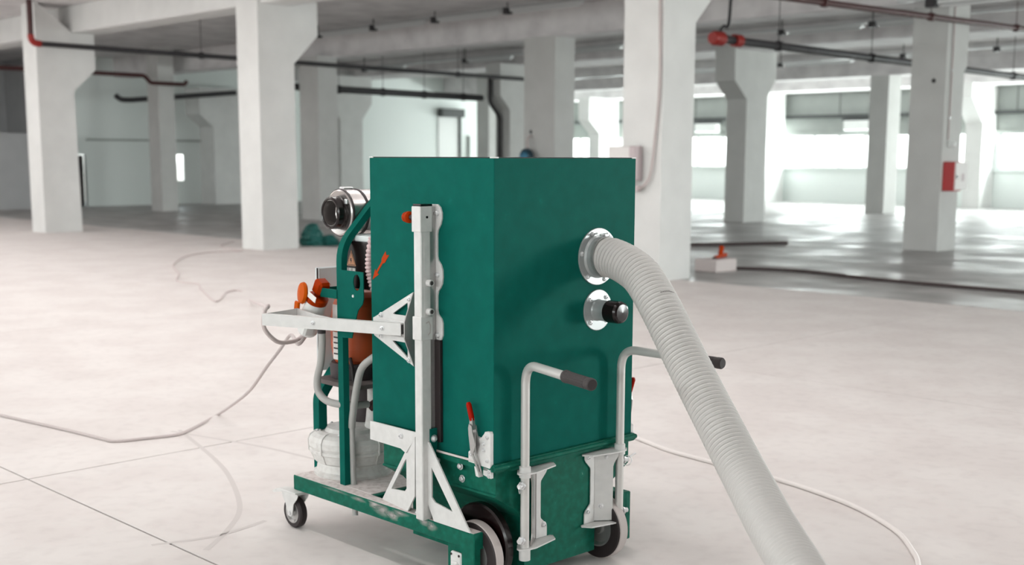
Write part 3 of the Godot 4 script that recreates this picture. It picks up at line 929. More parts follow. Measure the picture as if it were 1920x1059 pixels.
func floor_things() -> void:
	# teal tarp in a heap
	var o := base("tarp_heap", Vector3(12.1, 0, -17.15))
	var rng := RandomNumberGenerator.new()
	rng.seed = 4
	var n := FastNoiseLite.new()
	n.seed = 8
	n.frequency = 2.4
	for q in [[Vector3(-0.02, 0.0, -0.05), 0.2, 0.36], [Vector3(0.24, 0.0, 0.06), 0.19, 0.17]]:
		var s := mb()
		var rows := 14
		var cols := 26
		var grid := []
		for i in rows + 1:
			var ring := []
			for j in cols:
				var a := TAU * j / cols
				var v := float(i) / rows
				var rad: float = q[1] * sqrt(maxf(0.0, 1.0 - v * v)) * (1.0 + 0.45 * n.get_noise_3d(cos(a) * 1.4, v * 1.6, sin(a) * 1.4 + q[1] * 9))
				ring.append(q[0] + Vector3(cos(a) * rad, v * q[2] * (1.0 + 0.2 * n.get_noise_2d(a, v)), sin(a) * rad))
			grid.append(ring)
		for i in rows:
			for j in cols:
				var k := (j + 1) % cols
				var a0: Vector3 = grid[i][j]
				var nn: Vector3 = (grid[i][k] - a0).cross(grid[i + 1][j] - a0).normalized()
				if nn.dot(a0 - q[0] - Vector3(0, q[2] * 0.3, 0)) < 0: nn = -nn
				quad(s, a0, grid[i][k], grid[i + 1][k], grid[i + 1][j], nn)
		obj("fold", s, "tarp_teal", o)
	tag(o, "crumpled teal tarp heaped against the foot of the tall column", "tarp")

	# white block with orange plugs on the far floor
	o = base("concrete_block", Vector3(13.33, 0, -9.72))
	var s2 := mb()
	box(s2, Vector3(0, 0.085, 0), Vector3(0.46, 0.17, 0.36), 0.012)
	obj("block_body", s2, "block_white", o)
	tag(o, "low white block lying on the polished floor right of the nearest column", "block")
	o = base("orange_plug", Vector3(13.4, 0.17, -9.7))
	s2 = mb()
	tube(s2, [Vector3(-0.18, 0.025, 0.05), Vector3(0.02, 0.03, 0.02)], 0.024, 12)
	tube(s2, [Vector3(0.03, 0.03, 0.0), Vector3(0.16, 0.035, -0.03)], 0.03, 12)
	obj("plug_body", s2, "orange_red", o)
	s2 = mb()
	tube(s2, [Vector3(0.0, 0.02, 0.0), Vector3(0.03, 0.16, 0.0)], 0.032, 12)
	obj("upright_cap", s2, "orange_red", o)
	s2 = mb()
	tube(s2, [Vector3(-0.18, 0.02, 0.06), Vector3(-0.28, 0.02, 0.09)], 0.014, 8)
	obj("cable_stub", s2, "cable_dark", o)
	tag(o, "orange-red plug connector lying on the low white block", "plug")
	ground_cable("dark_cable", "dark cable lying across the polished floor from the block to the right edge", g2([13.63, -9.8, 13.98, -8.83, 13.72, -7.6, 13.63, -6.45, 13.62, -5.7, 13.6, -3.0], 0.022), 0.022, "cable_dark")
	ground_cable("dark_hose", "dark hose on the polished floor behind the white block", g2([16.2, -13.2, 16.8, -12.75, 17.4, -12.4, 18.0, -12.15, 18.4, -11.9], 0.03), 0.03, "cable_dark")
	ground_cable("black_cable_end", "short black cable end between the block and the nearest column", g2([12.75, -10.35, 12.95, -10.1, 13.05, -10.0, 12.9, -9.85], 0.02), 0.02, "cable_dark")

	# cables round the machine
	ground_cable("white_cable", "thick white cable curving over the floor at the lower right", g2([5.04, -4.75, 5.02, -4.45, 4.963, -4.132, 4.86, -3.81, 4.82, -3.525, 4.775, -3.11, 4.72, -2.857, 4.62, -2.584, 4.44, -2.311, 4.25, -2.14, 4.12, -2.05, 3.9, -1.95, 3.4, -1.9], 0.0105), 0.0105, "cable_white")

	# tyre traces worn into the dust
	var fl := get_node("floor")
	for q in [[[3.3, -6.0, 3.1, -5.3, 2.95, -4.9, 2.72, -4.45, 2.5, -4.2, 2.32, -4.05]], [[3.25, -6.0, 3.4, -5.4, 3.45, -5.0, 3.5, -4.3]], [[2.2, -4.25, 2.45, -4.18, 2.7, -4.22]]]:
		var st := mb()
		var path := curve(g2(q[0], 0.0), 10)
		for k in range(path.size() - 1):
			var d: Vector3 = (path[k + 1] - path[k]).normalized()
			var w := Vector3(d.z, 0, -d.x) * 0.012
			var up := Vector3(0, 0.0006, 0)
			quad(st, path[k] - w + up, path[k + 1] - w + up, path[k + 1] + w + up, path[k] + w + up, Vector3.UP)
		obj("tyre_trace", st, "tyre_trace", fl)


# ------------------------------------------------------------------ the dust extractor
# local axes: x along the right face, -z along the left face; the near upright edge of the housing is the origin
const MACHINE_AT := Vector3(2.7778056, 0, -2.92310663)
const MACHINE_TURN := -0.007914576


func machine() -> void:
	var m := base("dust_extractor", MACHINE_AT, MACHINE_TURN)
	tag(m, "large green industrial dust extractor on a wheeled steel frame", "dust extractor")
	housing(m)
	chassis(m)
	rail_post(m)
	side_arm(m)
	rear_gear(m)
	front_gear(m)
	toggle_clamp(m, 1.0)
	toggle_clamp(m, -1.0)
	hose()
	plug_and_cables()


func housing(m: Node3D) -> void:
	var s := mb()
	box(s, Vector3(0.3575, 0.981, -0.335), Vector3(0.715, 1.031, 0.67), 0.002)
	var h := obj("housing", s, "green_paint", m)
	s = mb()
	box(s, Vector3(0.3575, 1.498, -0.335), Vector3(0.709, 0.004, 0.664), 0.001)
	obj("lid", s, "lid_black", m)
	for q in [[0.01, -0.01], [0.705, -0.01], [0.01, -0.66], [0.705, -0.66]]:
		s = mb()
		box(s, Vector3(q[0], 1.4985, q[1]), Vector3(0.022, 0.005, 0.022), 0.001)
		obj("corner_patch", s, "zinc_white", m)
	# flow arrow on the left face
	s = mb()
	var a := Vector2(-0.659, 1.049)
	var d := (Vector2(-0.570, 1.150) - a).normalized()
	var e := Vector2(-d.y, d.x)
	prism(s, PackedVector2Array([a, a + d * 0.042 + e * 0.014, a + d * 0.038 + e * 0.0045, a + d * 0.088 + e * 0.0045, a + d * 0.1 + e * 0.012, a + d * 0.135 + e * 0.0125, a + d * 0.127, a + d * 0.139 - e * 0.011, a + d * 0.1 - e * 0.012, a + d * 0.088 - e * 0.0045, a + d * 0.038 - e * 0.0045, a + d * 0.042 - e * 0.014]), left_frame(0.0), 0.0012)
	tag(obj("arrow_sticker", s, "orange_red", h), "orange flow arrow")
	# flared lip and pale seal at the joint
	s = mb()
	for z in [[-0.67, 0.012]]:
		prism(s, v2([-0.003, 0.466, -0.012, 0.458, -0.012, 0.442, 0.0, 0.438, 0.715, 0.438, 0.727, 0.442, 0.727, 0.458, 0.718, 0.466]), front_frame(z[0]), z[1] - z[0])
	obj("rim", s, "green_worn", m)
	s = mb()
	tube(s, [Vector3(-0.012, 0.4535, 0.012), Vector3(0.727, 0.4535, 0.012)], 0.0085, 12)
	obj("rim_bead", s, "green_worn", m)
	s = mb()
	tube(s, [Vector3(-0.011, 0.4655, -0.66), Vector3(-0.011, 0.4655, -0.06)], 0.0045, 8)
	obj("seal", s, "seal_pale", m)
	# lower bin with cut-away wheel corners
	s = mb()
	prism(s, v2([0.012, 0.438, 0.012, 0.352, 0.11, 0.292, 0.151, 0.25, 0.151, 0.049, 0.517, 0.049, 0.517, 0.25, 0.6, 0.292, 0.703, 0.352, 0.703, 0.438]), front_frame(-0.62), 0.617)
	var bin := obj("bin", s, "green_worn", m)
	s = mb()
	var fp := PackedVector2Array([Vector2(0.006, 0.352), Vector2(0.105, 0.292), Vector2(0.146, 0.25)])
	strip(s, fp, 0.008, front_frame(-0.62), 0.62)
	obj("arch_flange", s, "green_worn", bin)
	for q in [[0.454, -0.169], [0.382, -0.172], [0.462, -0.292]]:
		bolt(bin, Vector3(0.011 if q[0] < 0.43 else -0.001, minf(q[0], 0.43), q[1]), Vector3(-1, 0, 0), 0.011)
	s = mb()
	tube(s, [Vector3(0.46, 0.049, -0.12), Vector3(0.46, 0.012, -0.12)], 0.022, 16)
	obj("bin_foot", s, "zinc_steel", bin)


func chassis(m: Node3D) -> void:
	var s := mb()
	span(s, Vector3(-0.05, 0.16, -1.14), Vector3(0.0, 0.22, -0.045), 0.003)
	var rail := obj("frame_rail", s, "green_worn", m)
	s = mb()
	span(s, Vector3(-0.047, 0.22, -1.138), Vector3(-0.003, 0.2212, -0.052))
	tag(obj("dust_layer", s, "deck_dusty", rail), "pale dust on the frame", "", "", "stuff")
	s = mb()
	for q in [[-0.6, 0.212, 0.05, 0.022, 0.75], [-0.55, 0.2, 0.06, 0.03, 0.6], [-0.49, 0.19, 0.045, 0.02, 0.7], [-0.45, 0.208, 0.05, 0.014, 0.5], [-0.31, 0.207, 0.045, 0.018, 0.55], [-0.27, 0.2, 0.03, 0.022, 0.5], [-0.85, 0.214, 0.1, 0.008, 0.35], [-0.7, 0.21, 0.05, 0.012, 0.45]]:
		blob(s, left_frame(-0.0504), Vector2(q[0], q[1]), Vector2(q[2], minf(q[3], 0.2195 - q[1])), Vector2(q[2], q[3]), q[4])
	tag(obj("dust_smear", s, "dust_film", rail), "pale dust smears on the rail", "", "", "stuff")
	s = mb()
	span(s, Vector3(0.715, 0.16, -1.14), Vector3(0.765, 0.22, -0.04), 0.003)
	obj("frame_rail", s, "green_worn", m)
	for z in [[-1.14, -1.09], [-0.715, -0.67]]:
		s = mb()
		span(s, Vector3(0.0, 0.16, z[0]), Vector3(0.715, 0.218, z[1]), 0.003)
		obj("cross_member", s, "green_worn", m)
	s = mb()
	span(s, Vector3(-0.0508, 0.03, -0.111), Vector3(-0.019, 0.2195, -0.0442), 0.003)
	obj("fork_leg", s, "green_worn", m)
	s = mb()
	span(s, Vector3(0.735, 0.03, -0.111), Vector3(0.765, 0.2195, -0.039), 0.003)
	obj("fork_leg", s, "green_worn", m)
	s = mb()
	span(s, Vector3(-0.035, 0.04, -0.2), Vector3(-0.026, 0.165, -0.11), 0.002)
	var wp := obj("wheel_plate", s, "green_worn", m)
	s = mb()
	box(s, Vector3(-0.044, 0.1, -0.14), Vector3(0.018, 0.07, 0.06), 0.006)
	box(s, Vector3(-0.055, 0.085, -0.14), Vector3(0.014, 0.035, 0.035), 0.005)
	obj("bearing", s, "zinc_white", wp)
	for z in [-0.16, -0.12]:
		s = mb()
		lathe(s, [Vector2(0.0045, 0), Vector2(0.0045, 0.002), Vector2(0, 0.001)], along(Vector3(-0.053, 0.126, z), Vector3(-1, 0, 0)), 10)
		obj("bolt_hole", s, "plastic_black", wp)
	s = mb()
	span(s, Vector3(0.001, 0.2, -1.138), Vector3(0.714, 0.2215, -0.69), 0.002)
	obj("deck", s, "deck_dusty", m)
	# big front wheels
	wheel(m, Vector3(0.012, 0.122, -0.1), 0.122, 0.042, true)
	wheel(m, Vector3(0.585, 0.122, -0.035), 0.122, 0.05, false)
	s = mb()
	lathe(s, [Vector2(0.0, 0.0), Vector2(0.138, 0.0), Vector2(0.145, 0.006), Vector2(0.145, 0.03), Vector2(0.138, 0.036), Vector2(0.12, 0.03), Vector2(0.0, 0.03)], along(Vector3(0.045, 0.15, -0.125), Vector3(1, 0, 0)), 48)
	obj("wheel_guard", s, "plastic_black", m)
	caster(m, Vector3(-0.045, 0, -1.137))
	caster(m, Vector3(0.745, 0, -1.1))


func wheel(m: Node3D, c: Vector3, r: float, w: float, dusty: bool) -> void:
	var o := Node3D.new()
	o.name = numbered(m, "wheel")
	o.transform = along(c, Vector3(1, 0, 0))
	m.add_child(o, true)
	var h := w * 0.5
	var s := mb()
	lathe(s, [Vector2(r * 0.62, -h), Vector2(r * 0.93, -h), Vector2(r * 0.975, -h * 0.9), Vector2(r * 0.975, h * 0.9), Vector2(r * 0.93, h), Vector2(r * 0.62, h)], Transform3D(), 48)
	obj("tyre", s, "rubber_black", o)
	s = mb()
	lathe(s, [Vector2(r * 0.97, -h * 0.86), Vector2(r, -h * 0.72), Vector2(r, h * 0.72), Vector2(r * 0.97, h * 0.86)], Transform3D(), 48)
	obj("tread", s, "tread_dusty", o)
	s = mb()
	lathe(s, [Vector2(0, -h * 0.9), Vector2(r * 0.22, -h * 0.9), Vector2(r * 0.25, -h * 0.5), Vector2(r * 0.5, -h * 0.5), Vector2(r * 0.58, -h * 0.95), Vector2(r * 0.63, -h), Vector2(r * 0.63, h), Vector2(r * 0.5, h * 0.5), Vector2(0, h * 0.9)], Transform3D(), 36)
	obj("rim", s, "zinc_steel", o)


func caster(m: Node3D, at: Vector3) -> void:
	var o := Node3D.new()
	o.name = numbered(m, "caster")
	o.position = at
	m.add_child(o, true)
	var r := 0.0655
	var s := mb()
	var t := along(Vector3(0, r, 0), Vector3(1, 0, 0))
	lathe(s, [Vector2(r * 0.66, -0.017), Vector2(r * 0.9, -0.017), Vector2(r * 0.99, -0.011), Vector2(r, -0.004), Vector2(r, 0.004), Vector2(r * 0.99, 0.011), Vector2(r * 0.9, 0.017), Vector2(r * 0.66, 0.017)], t, 40)
	obj("tyre", s, "rubber_black", o)
	s = mb()
	lathe(s, [Vector2(0, -0.02), Vector2(r * 0.2, -0.02), Vector2(r * 0.22, -0.01), Vector2(r * 0.5, -0.008), Vector2(r * 0.6, -0.017), Vector2(r * 0.68, -0.0175), Vector2(r * 0.68, 0.0175), Vector2(0, 0.017)], t, 36)
	obj("rim", s, "zinc_steel", o)
	# fork plates on both sides, tapering to the axle
	s = mb()
	for sx in [-1.0, 1.0]:
		var fr := left_frame(sx * 0.026 + 0.0015)
		prism(s, v2([-0.055, 0.148, 0.06, 0.148, 0.05, 0.13, 0.026, 0.105, 0.016, 0.06, 0.005, 0.05, -0.012, 0.052, -0.022, 0.07, -0.03, 0.1, -0.05, 0.125]), fr, 0.003)
	box(s, Vector3(0, 0.15, 0.0), Vector3(0.058, 0.006, 0.115), 0.002)
	box(s, Vector3(0, 0.157, 0.01), Vector3(0.08, 0.006, 0.1), 0.002)
	obj("fork", s, "zinc_white", o)
	s = mb()
	tube(s, [Vector3(-0.034, r, 0), Vector3(0.034, r, 0)], 0.009, 14)
	obj("axle", s, "chrome_bolt", o)
	s = mb()
	prism(s, v2([-0.04, 0.146, -0.13, 0.125, -0.135, 0.131, -0.1, 0.148, -0.04, 0.154]), left_frame(0.022), 0.044)
	obj("brake_pedal", s, "zinc_white", o)


func rail_post(m: Node3D) -> void:
	var s := mb()
	# square tube standing before the left face
	span(s, Vector3(-0.076, 0.22, -0.327), Vector3(-0.033, 1.335, -0.287), 0.003)
	var post := obj("rail_post", s, "zinc_white", m)
	s = mb()
	span(s, Vector3(-0.032, 0.55, -0.318), Vector3(-0.0065, 1.33, -0.2905), 0.001)
	obj("slide_channel", s, "zinc_steel", m)
	s = mb()
	span(s, Vector3(-0.062, 0.86, -0.2868), Vector3(-0.047, 1.24, -0.2862))
	obj("groove", s, "zinc_white", post)
	for q in [[1.244, 1.332], [0.868, 0.95]]:
		s = mb()
		span(s, Vector3(-0.081, q[0], -0.331), Vector3(-0.028, q[1], -0.2825), 0.002)
		obj("sleeve", s, "zinc_white", post)
	s = mb()
	span(s, Vector3(-0.078, 1.332, -0.328), Vector3(-0.024, 1.34, -0.2845), 0.002)
	obj("end_cap", s, "plastic_black", post)
	s = mb()
	lathe(s, [Vector2(0.0045, 0), Vector2(0.0045, 0.002), Vector2(0, 0.001)], along(Vector3(-0.052, 1.295, -0.2825), Vector3(0, 0, 1)), 12)
	obj("pin_hole", s, "plastic_black", post)
	s = mb()
	prism(s, v2([-0.06, 0.93, -0.045, 0.935, -0.037, 0.918, -0.039, 0.892, -0.05, 0.884, -0.051, 0.887, -0.042, 0.895, -0.04, 0.916, -0.046, 0.93, -0.058, 0.926]), front_frame(-0.2825), 0.0006)
	obj("stamped_mark", s, "cable_grey", post)
	# orange pull knob
	s = mb()
	lathe(s, [Vector2(0.0, -0.01), Vector2(0.009, -0.01), Vector2(0.009, 0.03), Vector2(0.0, 0.03)], along(Vector3(-0.06, 1.292, -0.335), Vector3(0, 0, -1)), 16)
	obj("knob_shaft", s, "motor_dark", post)
	s = mb()
	lathe(s, [Vector2(0.0, 0.024), Vector2(0.014, 0.025), Vector2(0.0205, 0.03), Vector2(0.0205, 0.04), Vector2(0.017, 0.045), Vector2(0.0185, 0.049), Vector2(0.017, 0.055), Vector2(0.011, 0.059), Vector2(0.0, 0.06)], along(Vector3(-0.06, 1.292, -0.335), Vector3(0, 0, -1)), 24)
	tag(obj("pull_knob", s, "orange_dark", post), "orange pull knob")
	for y in [1.068, 0.968]:
		s = mb()
		lathe(s, [Vector2(0, 0), Vector2(0.012, 0), Vector2(0.012, 0.012), Vector2(0.011, 0.02), Vector2(0.0, 0.02)], along(Vector3(-0.045, y, -0.287), Vector3(0, 0, 1)), 18)
		lathe(s, [Vector2(0.007, 0.02), Vector2(0.006, 0.0206), Vector2(0.0, 0.0206)], along(Vector3(-0.045, y, -0.287), Vector3(0, 0, 1)), 12)
		obj("roller", s, "zinc_white", post)
		s = mb()
		lathe(s, [Vector2(0.0075, 0.0208), Vector2(0.005, 0.0212), Vector2(0.0, 0.0208)], along(Vector3(-0.045, y, -0.287), Vector3(0, 0, 1)), 12)
		obj("roller_bolt", s, "grip_rubber", post)
	# wavy fixing plate bolted to the left face
	s = mb()
	prism(s, v2([-0.335, 1.338, -0.28, 1.338, -0.266, 1.328, -0.258, 1.31, -0.258, 1.29, -0.264, 1.27, -0.279, 1.25, -0.283, 1.235, -0.283, 1.158, -0.279, 1.145, -0.264, 1.13, -0.256, 1.112, -0.2545, 1.088, -0.258, 1.064, -0.268, 1.048, -0.28, 1.036, -0.284, 1.02, -0.284, 0.968, -0.28, 0.955, -0.262, 0.94, -0.256, 0.925, -0.256, 0.882, -0.264, 0.866, -0.28, 0.856, -0.335, 0.856]), left_frame(0.0), 0.006)
	var pl := obj("fixing_plate", s, "zinc_white", m)
	for y in [1.308, 1.094, 0.881]:
		bolt(pl, Vector3(-0.006, y, -0.281), Vector3(-1, 0, 0), 0.0085)
	s = mb()
	span(s, Vector3(-0.014, 0.5, -0.352), Vector3(-0.001, 0.865, -0.262), 0.001)
	obj("rubber_strip", s, "rubber_black", m)
	# A-shaped foot plates
	s = mb()
	ring_prism(s, v2([-0.303, 0.514, -0.278, 0.5, -0.064, 0.221, -0.256, 0.221, -0.2995, 0.296]), v2([-0.268, 0.416, -0.262, 0.408, -0.155, 0.277, -0.25, 0.291, -0.268, 0.305]), left_frame(-0.045), 0.006)
	obj("foot_plate", s, "zinc_white", m)
	s = mb()
	# left foot plate, folded a little inwards
	var fold := Transform3D(Basis(Vector3.UP, -0.16) * left_frame(0).basis, Vector3(-0.047, 0, -0.345))
	ring_prism(s, v2([-0.012, 0.51, -0.075, 0.452, -0.262, 0.2215, -0.07, 0.2215, -0.018, 0.29]), v2([-0.076, 0.416, -0.09, 0.404, -0.19, 0.279, -0.09, 0.292, -0.076, 0.305]), fold, 0.006)
	var fp := obj("foot_plate", s, "zinc_white", m)
	s = mb()
	prism(s, v2([0.0, 0.526, -0.28, 0.526, -0.28, 0.456, -0.1, 0.452, -0.07, 0.44, -0.02, 0.5]), Transform3D(left_frame(0).basis, Vector3(-0.042, 0, -0.345)), 0.006)
	var sp := obj("side_plate", s, "zinc_white", m)
	bolt(sp, Vector3(-0.048, 0.499, -0.44), Vector3(-1, 0, 0), 0.009)
	s = mb()
	prism(s, v2([-0.032, 0.55, 0.0, 0.55, 0.0, 0.5, -0.012, 0.44, -0.032, 0.42]), Transform3D(Basis(), Vector3(-0.012, 0, -0.285)), 0.006)
	var tab := obj("rail_tab", s, "green_paint", m)
	bolt(tab, Vector3(-0.03, 0.515, -0.278), Vector3(0, 0, 1), 0.011)
	for z in [-0.375, -0.1]:
		bolt(fp, Vector3(-0.03, 0.2215, z), Vector3(0, 1, 0), 0.008)


func side_arm(m: Node3D) -> void:
	# triangulated hinge bracket
	var s := mb()
	var lf := left_frame(-0.014)
	ring_prism(s, v2([-0.4, 1.024, -0.63, 0.912, -0.624, 0.9, -0.4, 0.9]), v2([-0.431, 0.985, -0.515, 0.938, -0.51, 0.935, -0.431, 0.935]), lf, 0.006)
	ring_prism(s, v2([-0.4, 0.757, -0.63, 0.846, -0.624, 0.86, -0.4, 0.86]), v2([-0.433, 0.783, -0.52, 0.836, -0.515, 0.838, -0.433, 0.838]), lf, 0.006)
	span(s, Vector3(-0.02, 0.856, -0.632), Vector3(-0.014, 0.904, -0.4))
	var br := obj("hinge_bracket", s, "zinc_white", m)
	s = mb()
	prism(s, v2([-0.014, 1.024, -0.02, 1.024, -0.062, 0.92, -0.062, 0.86, -0.02, 0.757, -0.014, 0.757]), front_frame(-0.402), 0.005)
	obj("bracket_flange", s, "zinc_steel", br)
	for q in [[0.997, -0.42], [0.925, -0.585], [0.848, -0.585], [0.776, -0.425]]:
		bolt(br, Vector3(-0.02, q[0], q[1]), Vector3(-1, 0, 0), 0.0085)
	s = mb()
	span(s, Vector3(-0.036, 0.868, -0.615), Vector3(-0.02, 0.916, -0.41), 0.002)
	obj("stop_bar", s, "zinc_white", br)
	# swing arm: a loop of flat tube
	var arm := base("swing_arm", Vector3.ZERO, 0.0, m)
	s = mb()
	var a := Vector2(-0.046, -0.43)
	var b := Vector2(-0.258, -1.0)
	strip(s, PackedVector2Array([a, b]), 0.022, flat_frame(0.868), 0.044)
	obj("front_bar", s, "zinc_white", arm)
	s = mb()
	strip(s, PackedVector2Array([b, Vector2(-0.07, -1.055)]), 0.006, flat_frame(0.869), 0.042)
	obj("end_bar", s, "zinc_white", arm)
	s = mb()
	strip(s, PackedVector2Array([Vector2(-0.07, -1.055), Vector2(-0.127, -0.85), Vector2(-0.142, -0.73)]), 0.006, flat_frame(0.869), 0.042)
	obj("back_bar", s, "zinc_white", arm)
	s = mb()
	var dir := Vector3(a.x - b.x, 0, a.y - b.y).normalized()
	box(s, Vector3(a.x, 0.89, a.y) + dir * 0.0005, Vector3(0.015, 0.034, 0.002), 0.0, Basis.looking_at(dir))
	obj("open_end", s, "plastic_black", arm)
	for f in [0.13, 0.62]:
		var p := a.lerp(b, f)
		bolt(arm, Vector3(p.x, 0.89, p.y) + Vector3(-0.0105, 0, 0.004), Vector3(-0.94, 0, 0.35), 0.0075)


func rear_gear(m: Node3D) -> void:
	# green arch behind the housing
	var s := mb()
	var arch := PackedVector2Array()
	var pr := [Vector3(0.015, 0.2215, 0), Vector3(0.015, 1.16, 0), Vector3(0.23, 1.38, 0), Vector3(0.485, 1.38, 0), Vector3(0.7, 1.16, 0), Vector3(0.7, 0.2215, 0)]
	for p in rounded(pr, 0.06, 5):
		arch.append(Vector2(p.x, p.y))
	strip(s, arch, 0.027, front_frame(-0.889), 0.033)
	var ar := obj("rear_arch", s, "green_paint", m)
	# green plate with an oval opening
	s = mb()
	plate_hole(s, v2([-0.858, 1.072, -0.713, 1.072, -0.713, 0.972, -0.72, 0.95, -0.748, 0.925, -0.755, 0.91, -0.755, 0.845, -0.79, 0.814, -0.845, 0.811, -0.858, 0.824]), Vector2(-0.754, 1.03), Vector2(0.022, 0.031), left_frame(0.0), 0.004)
	var gp := obj("lock_plate", s, "green_paint", m)
	s = mb()
	lathe(s, [Vector2(0, 0), Vector2(0.006, 0), Vector2(0.005, 0.002), Vector2(0, 0.001)], along(Vector3(-0.004, 0.977, -0.778), Vector3(-1, 0, 0)), 12)
	obj("screw_hole", s, "zinc_white", gp)
	# flat hook loop beside the arch
	s = mb()
	strip(s, PackedVector2Array([Vector2(0.0, -0.885), Vector2(0.0, -0.99), Vector2(0.1, -1.0), Vector2(0.16, -0.99)]), 0.006, flat_frame(0.957), 0.035)
	obj("hook_loop", s, "green_paint", ar)
	# low rear arch
	s = mb()
	arch = PackedVector2Array()
	pr = [Vector3(0.072, 0.2215, 0), Vector3(0.072, 0.535, 0), Vector3(0.155, 0.64, 0), Vector3(0.56, 0.64, 0), Vector3(0.643, 0.535, 0), Vector3(0.643, 0.2215, 0)]
	for p in rounded(pr, 0.03, 4):
		arch.append(Vector2(p.x, p.y))
	strip(s, arch, 0.04, front_frame(-1.138), 0.04)
	obj("low_arch", s, "green_paint", m)
	# cross shelf that carries the canister
	s = mb()
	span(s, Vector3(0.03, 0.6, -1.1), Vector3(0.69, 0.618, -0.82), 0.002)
	obj("canister_shelf", s, "shelf_brown", m)
	# cabinet
	s = mb()
	span(s, Vector3(0.088, 0.63, -1.158), Vector3(0.38, 1.055, -1.146), 0.003)
	var cab := obj("cabinet", s, "cabinet_grey", m)
	s = mb()
	span(s, Vector3(0.094, 0.632, -1.1455), Vector3(0.377, 1.053, -1.14), 0.002)
	obj("cabinet_door", s, "cabinet_grey", cab)
	s = mb()
	span(s, Vector3(0.0885, 0.632, -1.1475), Vector3(0.093, 1.053, -1.143))
	obj("door_gasket", s, "motor_dark", cab)
	# duct silencer with rubber collar
	var du := base("exhaust_duct", Vector3(0.085, 1.282, -0.985), 0.0, m)
	du.basis = along(Vector3.ZERO, Vector3(1, 0, 0.02)).basis
	s = mb()
	lathe(s, [Vector2(0.05, 0.008), Vector2(0.085, 0.0), Vector2(0.09, 0.004), Vector2(0.09, 0.45), Vector2(0.0, 0.45)], Transform3D(), 44)
	obj("drum", s, "duct_steel", du)
	for y in [0.004, 0.075]:
		s = mb()
		lathe(s, [Vector2(0.088, y), Vector2(0.0935, y + 0.002), Vector2(0.0935, y + 0.01), Vector2(0.088, y + 0.012)], Transform3D(), 44)
		obj("band", s, "motor_dark", du)
	s = mb()
	lathe(s, [Vector2(0.0505, -0.038), Vector2(0.0495, -0.038), Vector2(0.0495, 0.02), Vector2(0.047, 0.022), Vector2(0.047, 0.026), Vector2(0.0495, 0.028), Vector2(0.0495, 0.16), Vector2(0.0, 0.16)], Transform3D(), 36)
	obj("inner_pipe", s, "duct_steel", du)
	s = mb()
	lathe(s, [Vector2(0.0505, -0.036), Vector2(0.0515, -0.041), Vector2(0.057, -0.043), Vector2(0.063, -0.038), Vector2(0.064, -0.018), Vector2(0.061, -0.012), Vector2(0.061, -0.006), Vector2(0.064, -0.002), Vector2(0.064, 0.004), Vector2(0.0505, 0.006)], Transform3D(), 44)
	obj("rubber_collar", s, "plastic_black", du)
	s = mb()
	box(s, Vector3(0.06, -0.004, 0.045), Vector3(0.016, 0.012, 0.02), 0.003)
	box(s, Vector3(-0.03, 0.06, 0.095), Vector3(0.03, 0.05, 0.01), 0.004)
	obj("clamp_lug", s, "chrome_bolt", du)
	s = mb()
	span(s, Vector3(0.07, 1.178, -0.93), Vector3(0.33, 1.2, -0.76), 0.002)
	obj("duct_tray", s, "cabinet_grey", m)
	# control box with warning label
	s = mb()
	span(s, Vector3(0.06, 0.995, -0.935), Vector3(0.33, 1.178, -0.76), 0.003)
	var cb := obj("control_box", s, "plastic_black", m)
	s = mb()
	prism(s, v2([-0.8970, 1.085, -0.8440, 1.085, -0.8705, 1.14]), left_frame(0.0595), 0.0005)
	obj("label_border", s, "label_ink", cb)
	s = mb()
	ring_prism(s, v2([-0.8990, 1.083, -0.8420, 1.083, -0.8705, 1.143]), v2([-0.8955, 1.0852, -0.8455, 1.0852, -0.8705, 1.1385]), left_frame(0.0592), 0.0004)
	prism(s, v2([-0.8920, 1.0875, -0.8490, 1.0875, -0.8705, 1.132]), left_frame(0.0592), 0.0006)
	obj("warning_label", s, "warning_orange", cb)
	s = mb()
	prism(s, v2([-0.8760, 1.112, -0.8680, 1.112, -0.8705, 1.104, -0.8660, 1.104, -0.8740, 1.091, -0.8720, 1.101, -0.8770, 1.101]), left_frame(0.0588), 0.0004)
	obj("warning_symbol", s, "label_ink", cb)
	s = mb()
	for q in [[-0.9, -0.893], [-0.888, -0.868], [-0.864, -0.846]]:
		span(s, Vector3(0.058, 1.055, q[0]), Vector3(0.0599, 1.074, q[1]))
	obj("terminal_block", s, "label_white", cb)
	# corrugated feed hose
	s = mb()
	var path := curve([Vector3(0.05, 1.2, -0.722), Vector3(0.035, 1.14, -0.72), Vector3(0.03, 1.08, -0.718), Vector3(0.035, 1.03, -0.708), Vector3(0.05, 0.98, -0.695)], 4)
	for k in range(path.size() - 1):
		var q0: Vector3 = path[k]
		var q1: Vector3 = path[k + 1]
		var dd := q0.distance_to(q1)
		lathe(s, [Vector2(0.012, 0), Vector2(0.0165, dd * 0.3), Vector2(0.0165, dd * 0.6), Vector2(0.012, dd)], along(q0, q1 - q0), 18)
	obj("corrugated_hose", s, "hose_pink", m)
	# orange canister
	var ca := base("canister", Vector3(0.178, 0.62, -0.995), 0.0, m)
	s = mb()
	var prof := []
	for q in [[0.0, 0.055], [0.085, 0.055], [0.1, 0.075], [0.108, 0.12], [0.11, 0.2], [0.108, 0.25], [0.1, 0.29], [0.085, 0.325], [0.06, 0.345], [0.03, 0.355], [0.03, 0.38], [0.0, 0.38]]:
		prof.append(Vector2(q[0], q[1]))
	lathe(s, prof, Transform3D(), 40)
	obj("canister_body", s, "canister_orange", ca)
	s = mb()
	lathe(s, [Vector2(0, 0.0), Vector2(0.112, 0.0), Vector2(0.115, 0.05), Vector2(0.108, 0.062), Vector2(0.0, 0.062)], Transform3D(), 40)
